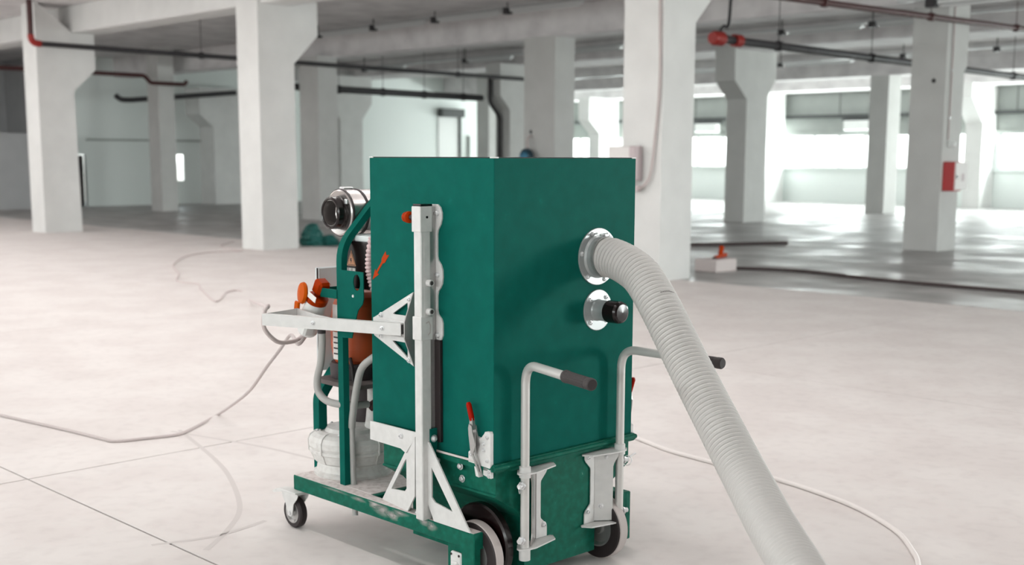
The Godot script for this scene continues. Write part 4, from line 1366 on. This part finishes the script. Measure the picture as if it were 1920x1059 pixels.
	obj("canister_foot", s, "motor_dark", ca)
	for q in [[0.235, 0.30, 2.75], [0.08, 0.19, 2.75]]:
		s = mb()
		var n := 8
		for k in n:
			var t0: float = q[2] + 0.55 * k / n
			var t1: float = q[2] + 0.55 * (k + 1) / n
			var r0 := 0.1115
			quadn(s, Vector3(cos(t0) * r0, q[0], sin(t0) * r0), Vector3(cos(t1) * r0, q[0], sin(t1) * r0), Vector3(cos(t1) * r0, q[1], sin(t1) * r0), Vector3(cos(t0) * r0, q[1], sin(t0) * r0), Vector3(cos(t0), 0, sin(t0)), Vector3(cos(t1), 0, sin(t1)), Vector3(cos(t1), 0, sin(t1)), Vector3(cos(t0), 0, sin(t0)))
		obj("canister_label", s, "label_white", ca)
	for y in [0.1, 0.122, 0.144, 0.166]:
		s = mb()
		for k in 6:
			var t0 := 2.8 + 0.45 * k / 6
			var t1 := 2.8 + 0.45 * (k + 1) / 6
			var r0 := 0.1122
			quad(s, Vector3(cos(t0) * r0, y, sin(t0) * r0), Vector3(cos(t1) * r0, y, sin(t1) * r0), Vector3(cos(t1) * r0, y + 0.006, sin(t1) * r0), Vector3(cos(t0) * r0, y + 0.006, sin(t0) * r0), Vector3(cos(t0), 0, sin(t0)))
		obj("label_line", s, "label_ink", ca)
	# motor and white side-channel blower on the deck
	var bl := base("blower", Vector3(0.165, 0.2215, -1.02), 0.0, m)
	s = mb()
	lathe(s, [Vector2(0, 0.0), Vector2(0.16, 0.0), Vector2(0.162, 0.012), Vector2(0.15, 0.02), Vector2(0.145, 0.05), Vector2(0.15, 0.06), Vector2(0.1, 0.065)], Transform3D(), 48)
	obj("blower_base", s, "blower_white", bl)
	s = mb()
	lathe(s, [Vector2(0.1, 0.05), Vector2(0.145, 0.05), Vector2(0.158, 0.058), Vector2(0.17, 0.092), Vector2(0.178, 0.096), Vector2(0.179, 0.106), Vector2(0.174, 0.11), Vector2(0.18, 0.122), Vector2(0.18, 0.145), Vector2(0.172, 0.162), Vector2(0.155, 0.174), Vector2(0.135, 0.18), Vector2(0.128, 0.174), Vector2(0.115, 0.176), Vector2(0.105, 0.19), Vector2(0.06, 0.198), Vector2(0.0, 0.198)], Transform3D(), 56)
	obj("blower_housing", s, "blower_white", bl)
	for k in 9:
		var an := TAU * k / 9 + 0.2
		s = mb()
		var t := Transform3D(Basis(Vector3.UP, -an), Vector3.ZERO)
		prism(s, v2([0.14, 0.05, 0.16, 0.056, 0.174, 0.09, 0.183, 0.1, 0.184, 0.145, 0.175, 0.166, 0.157, 0.178, 0.13, 0.18]), Transform3D(t.basis, t.basis.z * -0.003), 0.006)
		obj("blower_rib", s, "blower_white", bl)
	for k in 6:
		var an := TAU * k / 6 + 0.5
		bolt(bl, Vector3(cos(an) * 0.145, 0.178, sin(an) * 0.145), Vector3.UP, 0.006)
	s = mb()
	lathe(s, [Vector2(0.03, 0.0), Vector2(0.034, 0.02), Vector2(0.034, 0.05), Vector2(0.03, 0.055), Vector2(0.0, 0.055)], along(Vector3(0.09, 0.12, 0.115), Vector3(0.3, 0.1, 1)), 24)
	obj("blower_port", s, "blower_white", bl)
	s = mb()
	lathe(s, [Vector2(0.05, 0.17), Vector2(0.04, 0.22), Vector2(0.032, 0.3), Vector2(0.032, 0.37), Vector2(0.0, 0.37)], Transform3D(Basis(), Vector3(0.05, 0, 0.085)), 24)
	obj("outlet_stub", s, "blower_white", bl)
	s = mb()
	lathe(s, [Vector2(0.0, 0.195), Vector2(0.075, 0.195), Vector2(0.075, 0.37), Vector2(0.05, 0.385), Vector2(0, 0.385)], Transform3D(Basis(), Vector3(0.1, 0.0, -0.04)), 28)
	obj("motor", s, "motor_dark", bl)
	s = mb()
	tube(s, curve([Vector3(0.06, 0.35, 0.12), Vector3(0.03, 0.34, 0.16), Vector3(0.0, 0.31, 0.16), Vector3(-0.02, 0.29, 0.14)]), 0.019, 14)
	obj("pipe_elbow", s, "pipe_maroon", bl)
	# grey drain hoses
	s = mb()
	tube(s, curve([Vector3(-0.02, 0.83, -0.965), Vector3(-0.02, 0.78, -0.962), Vector3(-0.022, 0.7, -0.972), Vector3(-0.026, 0.63, -0.992), Vector3(-0.025, 0.58, -0.985), Vector3(-0.015, 0.55, -0.945), Vector3(0.01, 0.54, -0.89), Vector3(0.06, 0.535, -0.86), Vector3(0.12, 0.53, -0.86)]), 0.0145, 14)
	var dh := obj("drain_hose", s, "drain_hose", m)
	s = mb()
	lathe(s, [Vector2(0, -0.012), Vector2(0.016, -0.012), Vector2(0.017, 0.008), Vector2(0.012, 0.01), Vector2(0.012, 0.04), Vector2(0.02, 0.042), Vector2(0.02, 0.055), Vector2(0, 0.055)], Transform3D(Basis(), Vector3(-0.02, 0.828, -0.965)), 18)
	obj("hose_fitting", s, "motor_dark", dh)
	s = mb()
	tube(s, curve([Vector3(0.13, 0.77, -0.7), Vector3(0.08, 0.76, -0.705), Vector3(0.045, 0.735, -0.735), Vector3(0.035, 0.69, -0.785), Vector3(0.035, 0.6, -0.82), Vector3(0.033, 0.5, -0.842), Vector3(0.035, 0.45, -0.852)]), 0.0145, 14)
	var ah := obj("air_hose", s, "drain_hose", m)
	s = mb()
	tube(s, [Vector3(0.035, 0.46, -0.85), Vector3(0.036, 0.36, -0.85), Vector3(0.038, 0.2, -0.85), Vector3(0.03, 0.1, -0.83)], 0.0115, 12)
	obj("hose_tail", s, "drain_hose", ah)
	s = mb()
	tube(s, curve([Vector3(0.09, 0.71, -0.93), Vector3(0.08, 0.66, -0.9), Vector3(0.07, 0.6, -0.88), Vector3(0.055, 0.56, -0.86), Vector3(0.05, 0.52, -0.87)]), 0.007, 10)
	obj("black_lead", s, "rubber_black", m)


func front_gear(m: Node3D) -> void:
	# inlet flange and capped inlet on the right face
	var f := base("inlet_flange", Vector3(0.511, 1.147, 0), 0.0, m)
	f.basis = along(Vector3.ZERO, Vector3(0, 0, 1)).basis
	var s := mb()
	lathe(s, [Vector2(0, 0), Vector2(0.103, 0), Vector2(0.103, 0.004), Vector2(0.101, 0.005), Vector2(0.078, 0.005), Vector2(0.072, 0.012), Vector2(0.07, 0.03), Vector2(0, 0.03)], Transform3D(), 56)
	obj("flange_disc", s, "flange_steel", f)
	for k in 6:
		var an := TAU * k / 6 + 0.15
		bolt(f, Vector3(cos(an) * 0.09, 0.005, sin(an) * 0.09), Vector3.UP, 0.0075)
	f = base("capped_inlet", Vector3(0.513, 0.953, 0), 0.0, m)
	f.basis = along(Vector3.ZERO, Vector3(0, 0, 1)).basis
	s = mb()
	lathe(s, [Vector2(0, 0), Vector2(0.075, 0), Vector2(0.075, 0.004), Vector2(0.073, 0.005), Vector2(0.04, 0.005), Vector2(0.0375, 0.012), Vector2(0.0375, 0.07), Vector2(0, 0.07)], Transform3D(), 48)
	obj("flange_disc", s, "flange_steel", f)
	for k in 4:
		var an := TAU * k / 4 + 0.75
		bolt(f, Vector3(cos(an) * 0.06, 0.005, sin(an) * 0.06), Vector3.UP, 0.0075)
	s = mb()
	lathe(s, [Vector2(0.04, 0.058), Vector2(0.0405, 0.06), Vector2(0.0405, 0.108), Vector2(0.037, 0.117), Vector2(0.03, 0.121), Vector2(0, 0.123)], Transform3D(), 36)
	obj("rubber_cap", s, "plastic_black", f)
	# push handles with their brackets
	handle(m, 0.108, -0.285, 1.0)
	handle(m, 0.602, 0.0, -1.0)


func handle(m: Node3D, x: float, turn: float, side: float) -> void:
	var h := base("push_handle", Vector3(x, 0, 0.042), turn, m)
	var s := mb()
	var zz := 0.455 if side < 0 else 0.435
	tube(s, rounded([Vector3(0, 0.135, 0), Vector3(0, 0.807, 0), Vector3(0, 0.807, zz)], 0.075, 10), 0.0155, 20)
	obj("handle_tube", s, "handle_tube", h)
	s = mb()
	lathe(s, [Vector2(0.0165, -0.165), Vector2(0.0215, -0.163), Vector2(0.0215, -0.155), Vector2(0.0185, -0.15), Vector2(0.0185, -0.03), Vector2(0.02, -0.02), Vector2(0.02, -0.004), Vector2(0.017, 0.0), Vector2(0.0, 0.0)], along(Vector3(0, 0.807, zz), Vector3(0, 0, 1)), 24)
	obj("grip", s, "grip_rubber", h)
	s = mb()
	lathe(s, [Vector2(0.0165, 0.0), Vector2(0.0165, 0.0008), Vector2(0.0, 0.0008)], along(Vector3(0, 0.807, zz), Vector3(0, 0, 1)), 24)
	obj("grip_end", s, "rubber_black", h)
	s = mb()
	for k in 16:
		var an := TAU * k / 16
		tube(s, [Vector3(cos(an) * 0.0185, 0.807 + sin(an) * 0.0185, zz - 0.148), Vector3(cos(an) * 0.0185, 0.807 + sin(an) * 0.0185, zz - 0.03)], 0.0014, 5)
	obj("grip_ribs", s, "grip_rubber", h)
	for y in [0.138, 0.432]:
		s = mb()
		lathe(s, [Vector2(0.0155, -0.022), Vector2(0.02, -0.022), Vector2(0.02, 0.016), Vector2(0.0155, 0.018)], Transform3D(Basis(), Vector3(0, y, 0)), 22)
		obj("collar", s, "zinc_white", h)
	# bracket
	var b := base("handle_bracket", Vector3(x, 0, 0), 0.0, m)
	b.scale.x = 1.0
	s = mb()
	var k := side
	# flange on the bin, wide at both ends
	prism(s, v2([k * 0.094, 0.162, k * 0.148, 0.162, k * 0.148, 0.198, k * 0.142, 0.21, k * 0.118, 0.232, k * 0.116, 0.24, k * 0.116, 0.362, k * 0.118, 0.37, k * 0.142, 0.395, k * 0.148, 0.405, k * 0.148, 0.425, k * 0.094, 0.425]), front_frame(0.0), 0.004)
	obj("bracket_flange", s, "zinc_white", b)
	s = mb()
	# web, slanting outwards behind the tube
	var wdir := Vector3(-k * 0.085, 0, 0.06)
	var wt := Transform3D(Basis(wdir.normalized(), Vector3.UP, wdir.normalized().cross(Vector3.UP)), Vector3(k * 0.094, 0, 0.002))
	prism(s, v2([0, 0.165, 0.09, 0.165, 0.075, 0.185, 0.07, 0.2, 0.07, 0.37, 0.075, 0.385, 0.09, 0.41, 0.09, 0.425, 0, 0.425]), wt, 0.004)
	obj("bracket_web", s, "zinc_white" if k < 0 else "duct_steel", b)  # left web in darker steel, painting in its shaded look
	for y in [0.156, 0.424]:
		s = mb()
		prism(s, v2([k * 0.165, 0.002, k * 0.172, 0.012, k * 0.15, 0.045, k * 0.03, 0.07, -k * 0.012, 0.066, -k * 0.034, 0.048, -k * 0.03, 0.034, k * 0.0, 0.004]), flat_frame(y), 0.005)
		obj("bracket_ear", s, "zinc_white", b)
	bolt(b, Vector3(k * 0.132, 0.206, 0.004), Vector3(0, 0, 1), 0.009)
	bolt(b, Vector3(k * 0.132, 0.41, 0.004), Vector3(0, 0, 1), 0.008)
	if k < 0:
		bolt(b, Vector3(k * 0.075, 0.22, 0.018), Vector3(-0.57, 0, 0.82), 0.009)
		bolt(b, Vector3(k * 0.06, 0.405, 0.028), Vector3(-0.57, 0, 0.82), 0.007)
	# pins with split rings
	var out := Vector3(-k, 0, 0.25).normalized()
	for y in [0.385, 0.19]:
		s = mb()
		tube(s, [Vector3(0, y, 0.042), Vector3(0, y, 0.042) + out * 0.038], 0.009, 12)
		lathe(s, [Vector2(0, 0.016), Vector2(0.015, 0.016), Vector2(0.015, 0.024), Vector2(0, 0.024)], along(Vector3(0, y, 0.042), out), 6)
		obj("locking_pin", s, "chrome_bolt", b)
	s = mb()
	var ring := []
	for j in 17:
		var an := TAU * j / 16
		ring.append(Vector3(0, 0.38, 0.042) + out * 0.034 + Vector3(cos(an) * 0.014 * -k, sin(an) * 0.019, cos(an) * 0.01))
	tube(s, ring, 0.0016, 6)
	if k < 0:
		tube(s, [Vector3(0, 0.39, 0.042) + out * 0.036, Vector3(0, 0.402, 0.035) + out * 0.078], 0.0035, 6)
	obj("split_ring", s, "chrome_bolt", b)


func toggle_clamp(m: Node3D, side: float) -> void:
	# toggle clamp joining housing and bin, on the left face (side 1) or mirrored on the right-hand face
	var c := base("toggle_clamp", Vector3(0.0 if side > 0 else 0.715, 0, 0), 0.0, m)
	var fr := left_frame(0.0)
	if side < 0:
		fr = Transform3D(Basis(Vector3(0, 0, -1), Vector3(0, 1, 0), Vector3(1, 0, 0)), Vector3(0, 0, -0.115))
	var o := -side
	var s := mb()
	prism(s, v2([-0.002, 0.572, -0.006, 0.58, -0.028, 0.578, -0.033, 0.57, -0.048, 0.553, -0.058, 0.55, -0.075, 0.552, -0.085, 0.555, -0.085, 0.505, -0.108, 0.498, -0.113, 0.493, -0.113, 0.459, -0.006, 0.453, -0.002, 0.458]), fr, 0.014)
	obj("clamp_plate", s, "zinc_white", c)
	for q in [[-0.018, 0.56], [-0.018, 0.478], [-0.1, 0.487], [-0.035, 0.535], [-0.035, 0.512]]:
		bolt(c, fr * Vector3(q[0], q[1], 0.014), Vector3(o, 0, 0), 0.0065)
	s = mb()
	prism(s, v2([-0.04, 0.425, -0.002, 0.418, -0.002, 0.448, -0.04, 0.452]), fr, 0.012)
	prism(s, v2([-0.06, 0.42, -0.045, 0.418, -0.055, 0.45, -0.068, 0.452]), fr.translated_local(Vector3(0, 0, 0.008)), 0.02)
	obj("catch", s, "zinc_white", c)
	bolt(c, fr * Vector3(-0.012, 0.44, 0.012), Vector3(o, 0, 0), 0.006)
	bolt(c, fr * Vector3(-0.012, 0.425, 0.012), Vector3(o, 0, 0), 0.006)
	# lever with forked base
	s = mb()
	for z in [0.014, 0.034]:
		prism(s, v2([-0.066, 0.495, -0.052, 0.53, -0.068, 0.575, -0.07, 0.592, -0.084, 0.6, -0.088, 0.585, -0.086, 0.56, -0.076, 0.5]), fr.translated_local(Vector3(0, 0, z)), 0.004)
	prism(s, v2([-0.07, 0.58, -0.074, 0.62, -0.088, 0.622, -0.088, 0.585]), fr.translated_local(Vector3(0, 0, 0.02)), 0.012)
	obj("lever", s, "zinc_steel", c)
	s = mb()
	var p0 := fr * Vector3(-0.08, 0.61, 0.026)
	var p1 := fr * Vector3(-0.098, 0.672, 0.028)
	lathe(s, [Vector2(0, 0), Vector2(0.008, 0.0), Vector2(0.0095, 0.01), Vector2(0.0095, p0.distance_to(p1) - 0.008), Vector2(0.006, p0.distance_to(p1)), Vector2(0, p0.distance_to(p1))], along(p0, p1 - p0), 16)
	tag(obj("lever_grip", s, "red_grip", c), "red lever grip")
	s = mb()
	tube(s, [fr * Vector3(-0.08, 0.57, 0.03), fr * Vector3(-0.072, 0.5, 0.034), fr * Vector3(-0.05, 0.436, 0.024)], 0.0042, 8)
	tube(s, [fr * Vector3(-0.074, 0.57, 0.02), fr * Vector3(-0.066, 0.5, 0.024), fr * Vector3(-0.046, 0.436, 0.016)], 0.0042, 8)
	obj("draw_rod", s, "zinc_steel", c)


func at_pixel(x: float, y: float, depth: float) -> Vector3:   # a point of the world where the fitted camera saw it
	var fwd := Vector3(0, -sin(PITCH), -cos(PITCH))
	var up := Vector3(0, cos(PITCH), -sin(PITCH))
	var r2 := Vector3(1, 0, 0) * cos(ROLL) + up * sin(ROLL)
	var u2 := -Vector3(1, 0, 0) * sin(ROLL) + up * cos(ROLL)
	return Vector3(0, 1.5, 0) + Basis(Vector3.UP, -YAW) * ((r2 * (x - 960.0) / FOCAL + u2 * (629.85 - y) / FOCAL + fwd) * depth)


func hose() -> void:
	var mt := Transform3D(Basis(Vector3.UP, MACHINE_TURN), MACHINE_AT)
	var pts := [mt * Vector3(0.511, 1.147, 0.028), mt * Vector3(0.509, 1.146, 0.075)]
	pts.append(Vector3(3.274, 1.123, -2.757))
	pts.append(Vector3(3.259, 1.085, -2.679))
	pts.append(Vector3(3.220, 0.999, -2.572))
	pts.append(Vector3(3.185, 0.903, -2.474))
	pts.append(Vector3(3.142, 0.805, -2.368))
	pts.append(Vector3(3.066, 0.670, -2.202))
	pts.append(Vector3(2.977, 0.559, -2.040))
	pts.append(Vector3(2.836, 0.479, -1.851))
	pts.append(Vector3(2.680, 0.423, -1.653))
	pts.append(Vector3(2.534, 0.358, -1.458))
	pts.append(Vector3(2.55, 0.2, -1.15))
	pts.append(Vector3(2.5, 0.09, -0.9))
	pts.append(Vector3(2.4, 0.075, -0.5))
	var path := curve(pts, 24)
	# resample to even steps
	var step := 0.0014
	var even := [path[0]]
	var acc := 0.0
	for k in range(1, path.size()):
		var a: Vector3 = path[k - 1]
		var b: Vector3 = path[k]
		var l := a.distance_to(b)
		while acc + l >= step:
			var f := (step - acc) / l
			a = a.lerp(b, f)
			even.append(a)
			l = a.distance_to(b)
			acc = 0.0
		acc += l
	var o := base("suction_hose")
	tag(o, "thick ribbed grey suction hose clamped to the machine's upper inlet", "hose")
	var n := 48
	var pitch := 0.0168
	var rings := []
	var norms := []
	var side := Vector3.ZERO
	for k in even.size():
		var d: Vector3 = (even[mini(k + 3, even.size() - 1)] - even[maxi(k - 3, 0)]).normalized()
		if k == 0:
			side = d.cross(Vector3.UP).normalized()
		side = (side - d * side.dot(d)).normalized()
		var other := d.cross(side)
		var ring := PackedVector3Array()
		for j in n + 1:
			var a := TAU * j / n
			var ph := fposmod(k * step / pitch + a / TAU, 1.0)
			var bump := 0.0
			if ph < 0.6:
				bump = 0.0045 * pow(sin(PI * ph / 0.6), 0.5)
			elif ph < 0.78:
				bump = 0.0008
			else:
				bump = -0.0058 * sin(PI * (ph - 0.78) / 0.22)
			ring.append(even[k] + (side * cos(a) + other * sin(a)) * (0.0665 + bump))
		rings.append(ring)
	for k in rings.size():
		var nn := PackedVector3Array()
		for j in n + 1:
			var jm := (j - 1 + n) % n
			var jp := (j + 1) % n
			var du: Vector3 = rings[mini(k + 1, rings.size() - 1)][j] - rings[maxi(k - 1, 0)][j]
			var dv: Vector3 = rings[k][jp] - rings[k][jm]
			var q: Vector3 = du.cross(dv).normalized()
			if q.dot(rings[k][j] - even[k]) < 0: q = -q
			nn.append(q)
		norms.append(nn)
	var s := mb()
	for k in range(rings.size() - 1):
		for j in n:
			quadn(s, rings[k][j], rings[k][j + 1], rings[k + 1][j + 1], rings[k + 1][j], norms[k][j], norms[k][j + 1], norms[k + 1][j + 1], norms[k + 1][j])
	obj("hose_wall", s, "hose_grey", o)
	# clamp band at the inlet
	s = mb()
	var p0: Vector3 = even[2]
	var ax: Vector3 = (even[12] - even[2]).normalized()
	lathe(s, [Vector2(0.069, 0.0), Vector2(0.0735, 0.001), Vector2(0.0735, 0.014), Vector2(0.069, 0.015)], along(p0, ax), 48)
	var band := obj("clamp_band", s, "zinc_steel", o)
	s = mb()
	var top := p0 + ax * 0.008 + Vector3(0, 0.078, 0)
	box(s, top, Vector3(0.02, 0.012, 0.014), 0.003)
	tube(s, [top + Vector3(-0.03, 0.002, 0.0), top + Vector3(0.02, 0.004, -0.01)], 0.004, 8)
	obj("clamp_screw", s, "chrome_bolt", band)
	# a line of small print on one groove
	s = mb()
	var ci := 0
	var reach := 6
	var target := at_pixel(1255, 560, 4.1)
	for k in even.size():
		if even[k].distance_to(target) < even[ci].distance_to(target): ci = k
	var last := ci
	for j in n:
		var v: Vector3 = (rings[ci][j] - even[ci])
		var to_cam: Vector3 = (Vector3(0, 1.5, 0) - even[ci]).normalized()
		var rightish: Vector3 = Basis(Vector3.UP, -YAW) * Vector3(1, 0, 0)
		if v.normalized().dot(to_cam) > 0.35 and v.normalized().dot(rightish) > 0.0:
			# follow the groove of this turn
			var best := last
			var bd := INF
			for k in range(last - reach, last + reach + 1):
				var ph := fposmod(k * step / pitch + float(j) / n, 1.0)
				if absf(ph - 0.36) < bd:
					bd = absf(ph - 0.36); best = k
			last = best
			reach = 3
			var a0: Vector3 = rings[best][j]
			var e: Vector3 = (a0 - even[best]).normalized() * 0.0006
			var d: Vector3 = (even[best + 1] - even[best]).normalized()
			var side2: Vector3 = e.cross(d).normalized()
			var up2: Vector3 = e.normalized()
			for u in 4:
				var q: Vector3 = a0 + e + side2 * (0.0023 * (u - 1.5))
				var hh := 0.0021 if (j * 3 + u) % 4 else 0.0008
				quad(s, q - side2 * 0.0007 - d * 0.0021, q + side2 * 0.0007 - d * 0.0021, q + side2 * 0.0007 + d * hh, q - side2 * 0.0007 + d * hh, up2)
	if ci > 8:
		obj("printed_text", s, "label_ink", o)


func plug_and_cables() -> void:
	var mt := Transform3D(Basis(Vector3.UP, MACHINE_TURN), MACHINE_AT)
	# orange and white plug connector hanging at the arm
	var o := base("power_connector", mt * Vector3(0.002, 0.777, -1.055), MACHINE_TURN)
	var ax := Vector3(0, 0.19, 0.105).normalized()     # leaning axis, up and towards the machine's front
	var lo := Vector3(0.0, 0.025, -0.045)
	var s := mb()
	lathe(s, [Vector2(0.0, 0.0), Vector2(0.034, 0.0), Vector2(0.04, 0.01), Vector2(0.043, 0.085), Vector2(0.0, 0.085)], along(lo, ax), 28)
	obj("plug_body", s, "connector_white", o)
	s = mb()
	lathe(s, [Vector2(0.0, 0.085), Vector2(0.046, 0.085), Vector2(0.046, 0.1), Vector2(0.043, 0.103), Vector2(0.042, 0.15), Vector2(0.0, 0.15)], along(lo, ax), 28)
	obj("socket_sleeve", s, "connector_white", o)
	s = mb()
	box(s, lo + ax * 0.045 + Vector3(-0.03, -0.01, 0.036), Vector3(0.05, 0.07, 0.03), 0.008, Basis(Vector3.RIGHT, 0.5))
	obj("strain_relief", s, "connector_white", o)
	s = mb()
	lathe(s, [Vector2(0.0, 0.15), Vector2(0.042, 0.15), Vector2(0.043, 0.158), Vector2(0.043, 0.172), Vector2(0.0, 0.178)], along(lo, ax), 28)
	obj("coupling_ring", s, "orange_dark", o)
	s = mb()
	box(s, lo + ax * 0.212 + Vector3(0.012, 0.004, -0.012), Vector3(0.055, 0.062, 0.052), 0.01, Basis(Vector3.RIGHT, 0.5))
	obj("socket_housing", s, "orange_dark", o)
	s = mb()
	lathe(s, [Vector2(0.0, -0.008), Vector2(0.04, -0.008), Vector2(0.044, -0.002), Vector2(0.04, 0.008), Vector2(0.0, 0.014)], along(lo + ax * 0.19 + Vector3(-0.04, 0.0, -0.055), Vector3(-0.9, 0.12, -0.25)), 28)
	box(s, lo + ax * 0.14 + Vector3(-0.05, -0.02, -0.058), Vector3(0.012, 0.06, 0.03), 0.004, Basis(Vector3.RIGHT, 0.2))
	tag(obj("flap_lid", s, "orange_plastic", o), "orange hinged flap lid")
	s = mb()
	box(s, lo + ax * 0.185 + Vector3(-0.045, -0.006, 0.018), Vector3(0.003, 0.024, 0.055), 0.001, Basis(Vector3.RIGHT, 0.42))
	obj("rating_label", s, "label_white", o)
	tag(o, "orange and white power plug connector tilted beside the extractor's swing arm", "plug")

	# cable from the plug over the arm and away across the floor
	var pts := [mt * Vector3(-0.003, 0.79, -1.115), mt * Vector3(-0.025, 0.775, -1.125), mt * Vector3(-0.08, 0.775, -1.09), mt * Vector3(-0.17, 0.79, -1.05)]
	s = mb()
	pts.append(mt * Vector3(-0.235, 0.85, -1.035))
	pts.append(mt * Vector3(-0.235, 0.915, -1.03))
	pts.append(mt * Vector3(-0.2, 0.93, -1.06))
	pts.append(Vector3(2.890, 0.854, -4.464))
	pts.append(Vector3(3.070, 0.823, -4.776))
	pts.append(Vector3(6.904, 0.009, -10.961))
	pts.append(Vector3(7.321, 0.009, -11.835))
	pts.append(Vector3(7.125, 0.009, -11.794))
	pts.append(Vector3(6.590, 0.009, -11.122))
	pts.append(Vector3(7.063, 0.009, -12.223))
	pts.append(Vector3(7.358, 0.009, -12.825))
	pts.append(Vector3(7.344, 0.009, -13.262))
	pts.append(Vector3(7.830, 0.009, -14.105))
	pts.append(Vector3(8.400, 0.009, -15.270))
	pts.append(Vector3(9.323, 0.009, -16.536))
	pts.append(Vector3(10.055, 0.009, -17.002))
	pts.append(Vector3(10.515, 0.009, -16.886))
	pts.append(Vector3(11.6, 0.009, -18.6))
	pts[-1] = Vector3(10.72, 0.009, -17.9)
	pts.append(Vector3(11.6, 0.009, -18.9))
	tube(s, curve(pts, 10), 0.0088, 10)
	tag(obj("power_cable", s, "cable_pink"), "pale cable looping from the plug over the arm and off behind the columns", "cable")
	s = mb()
	var q := [mt * Vector3(0.002, 0.785, -1.11), mt * Vector3(-0.02, 0.755, -1.13)]
	q.append(Vector3(2.970, 0.734, -4.404))
	q.append(Vector3(2.969, 0.661, -4.488))
	q.append(Vector3(2.974, 0.567, -4.606))
	q.append(Vector3(3.127, 0.392, -4.986))
	q.append(Vector3(3.354, 0.216, -5.506))
	q.append(Vector3(3.661, 0.008, -6.189))
	q.append(Vector3(3.466, 0.008, -6.036))
	q.append(Vector3(3.298, 0.008, -5.916))
	q.append(Vector3(3.210, 0.008, -5.874))
	q.append(Vector3(3.042, 0.008, -5.911))
	q.append(Vector3(2.900, 0.008, -5.961))
	q.append(Vector3(2.878, 0.008, -6.067))
	q.append(Vector3(2.830, 0.008, -6.415))
	q.append(Vector3(2.727, 0.008, -7.034))
	q.append(Vector3(2.577, 0.008, -7.898))
	tube(s, curve(q, 10), 0.0075, 10)
	tag(obj("floor_cable", s, "cable_grey"), "thin grey cable sagging from the plug to the floor and out at the left edge", "cable")
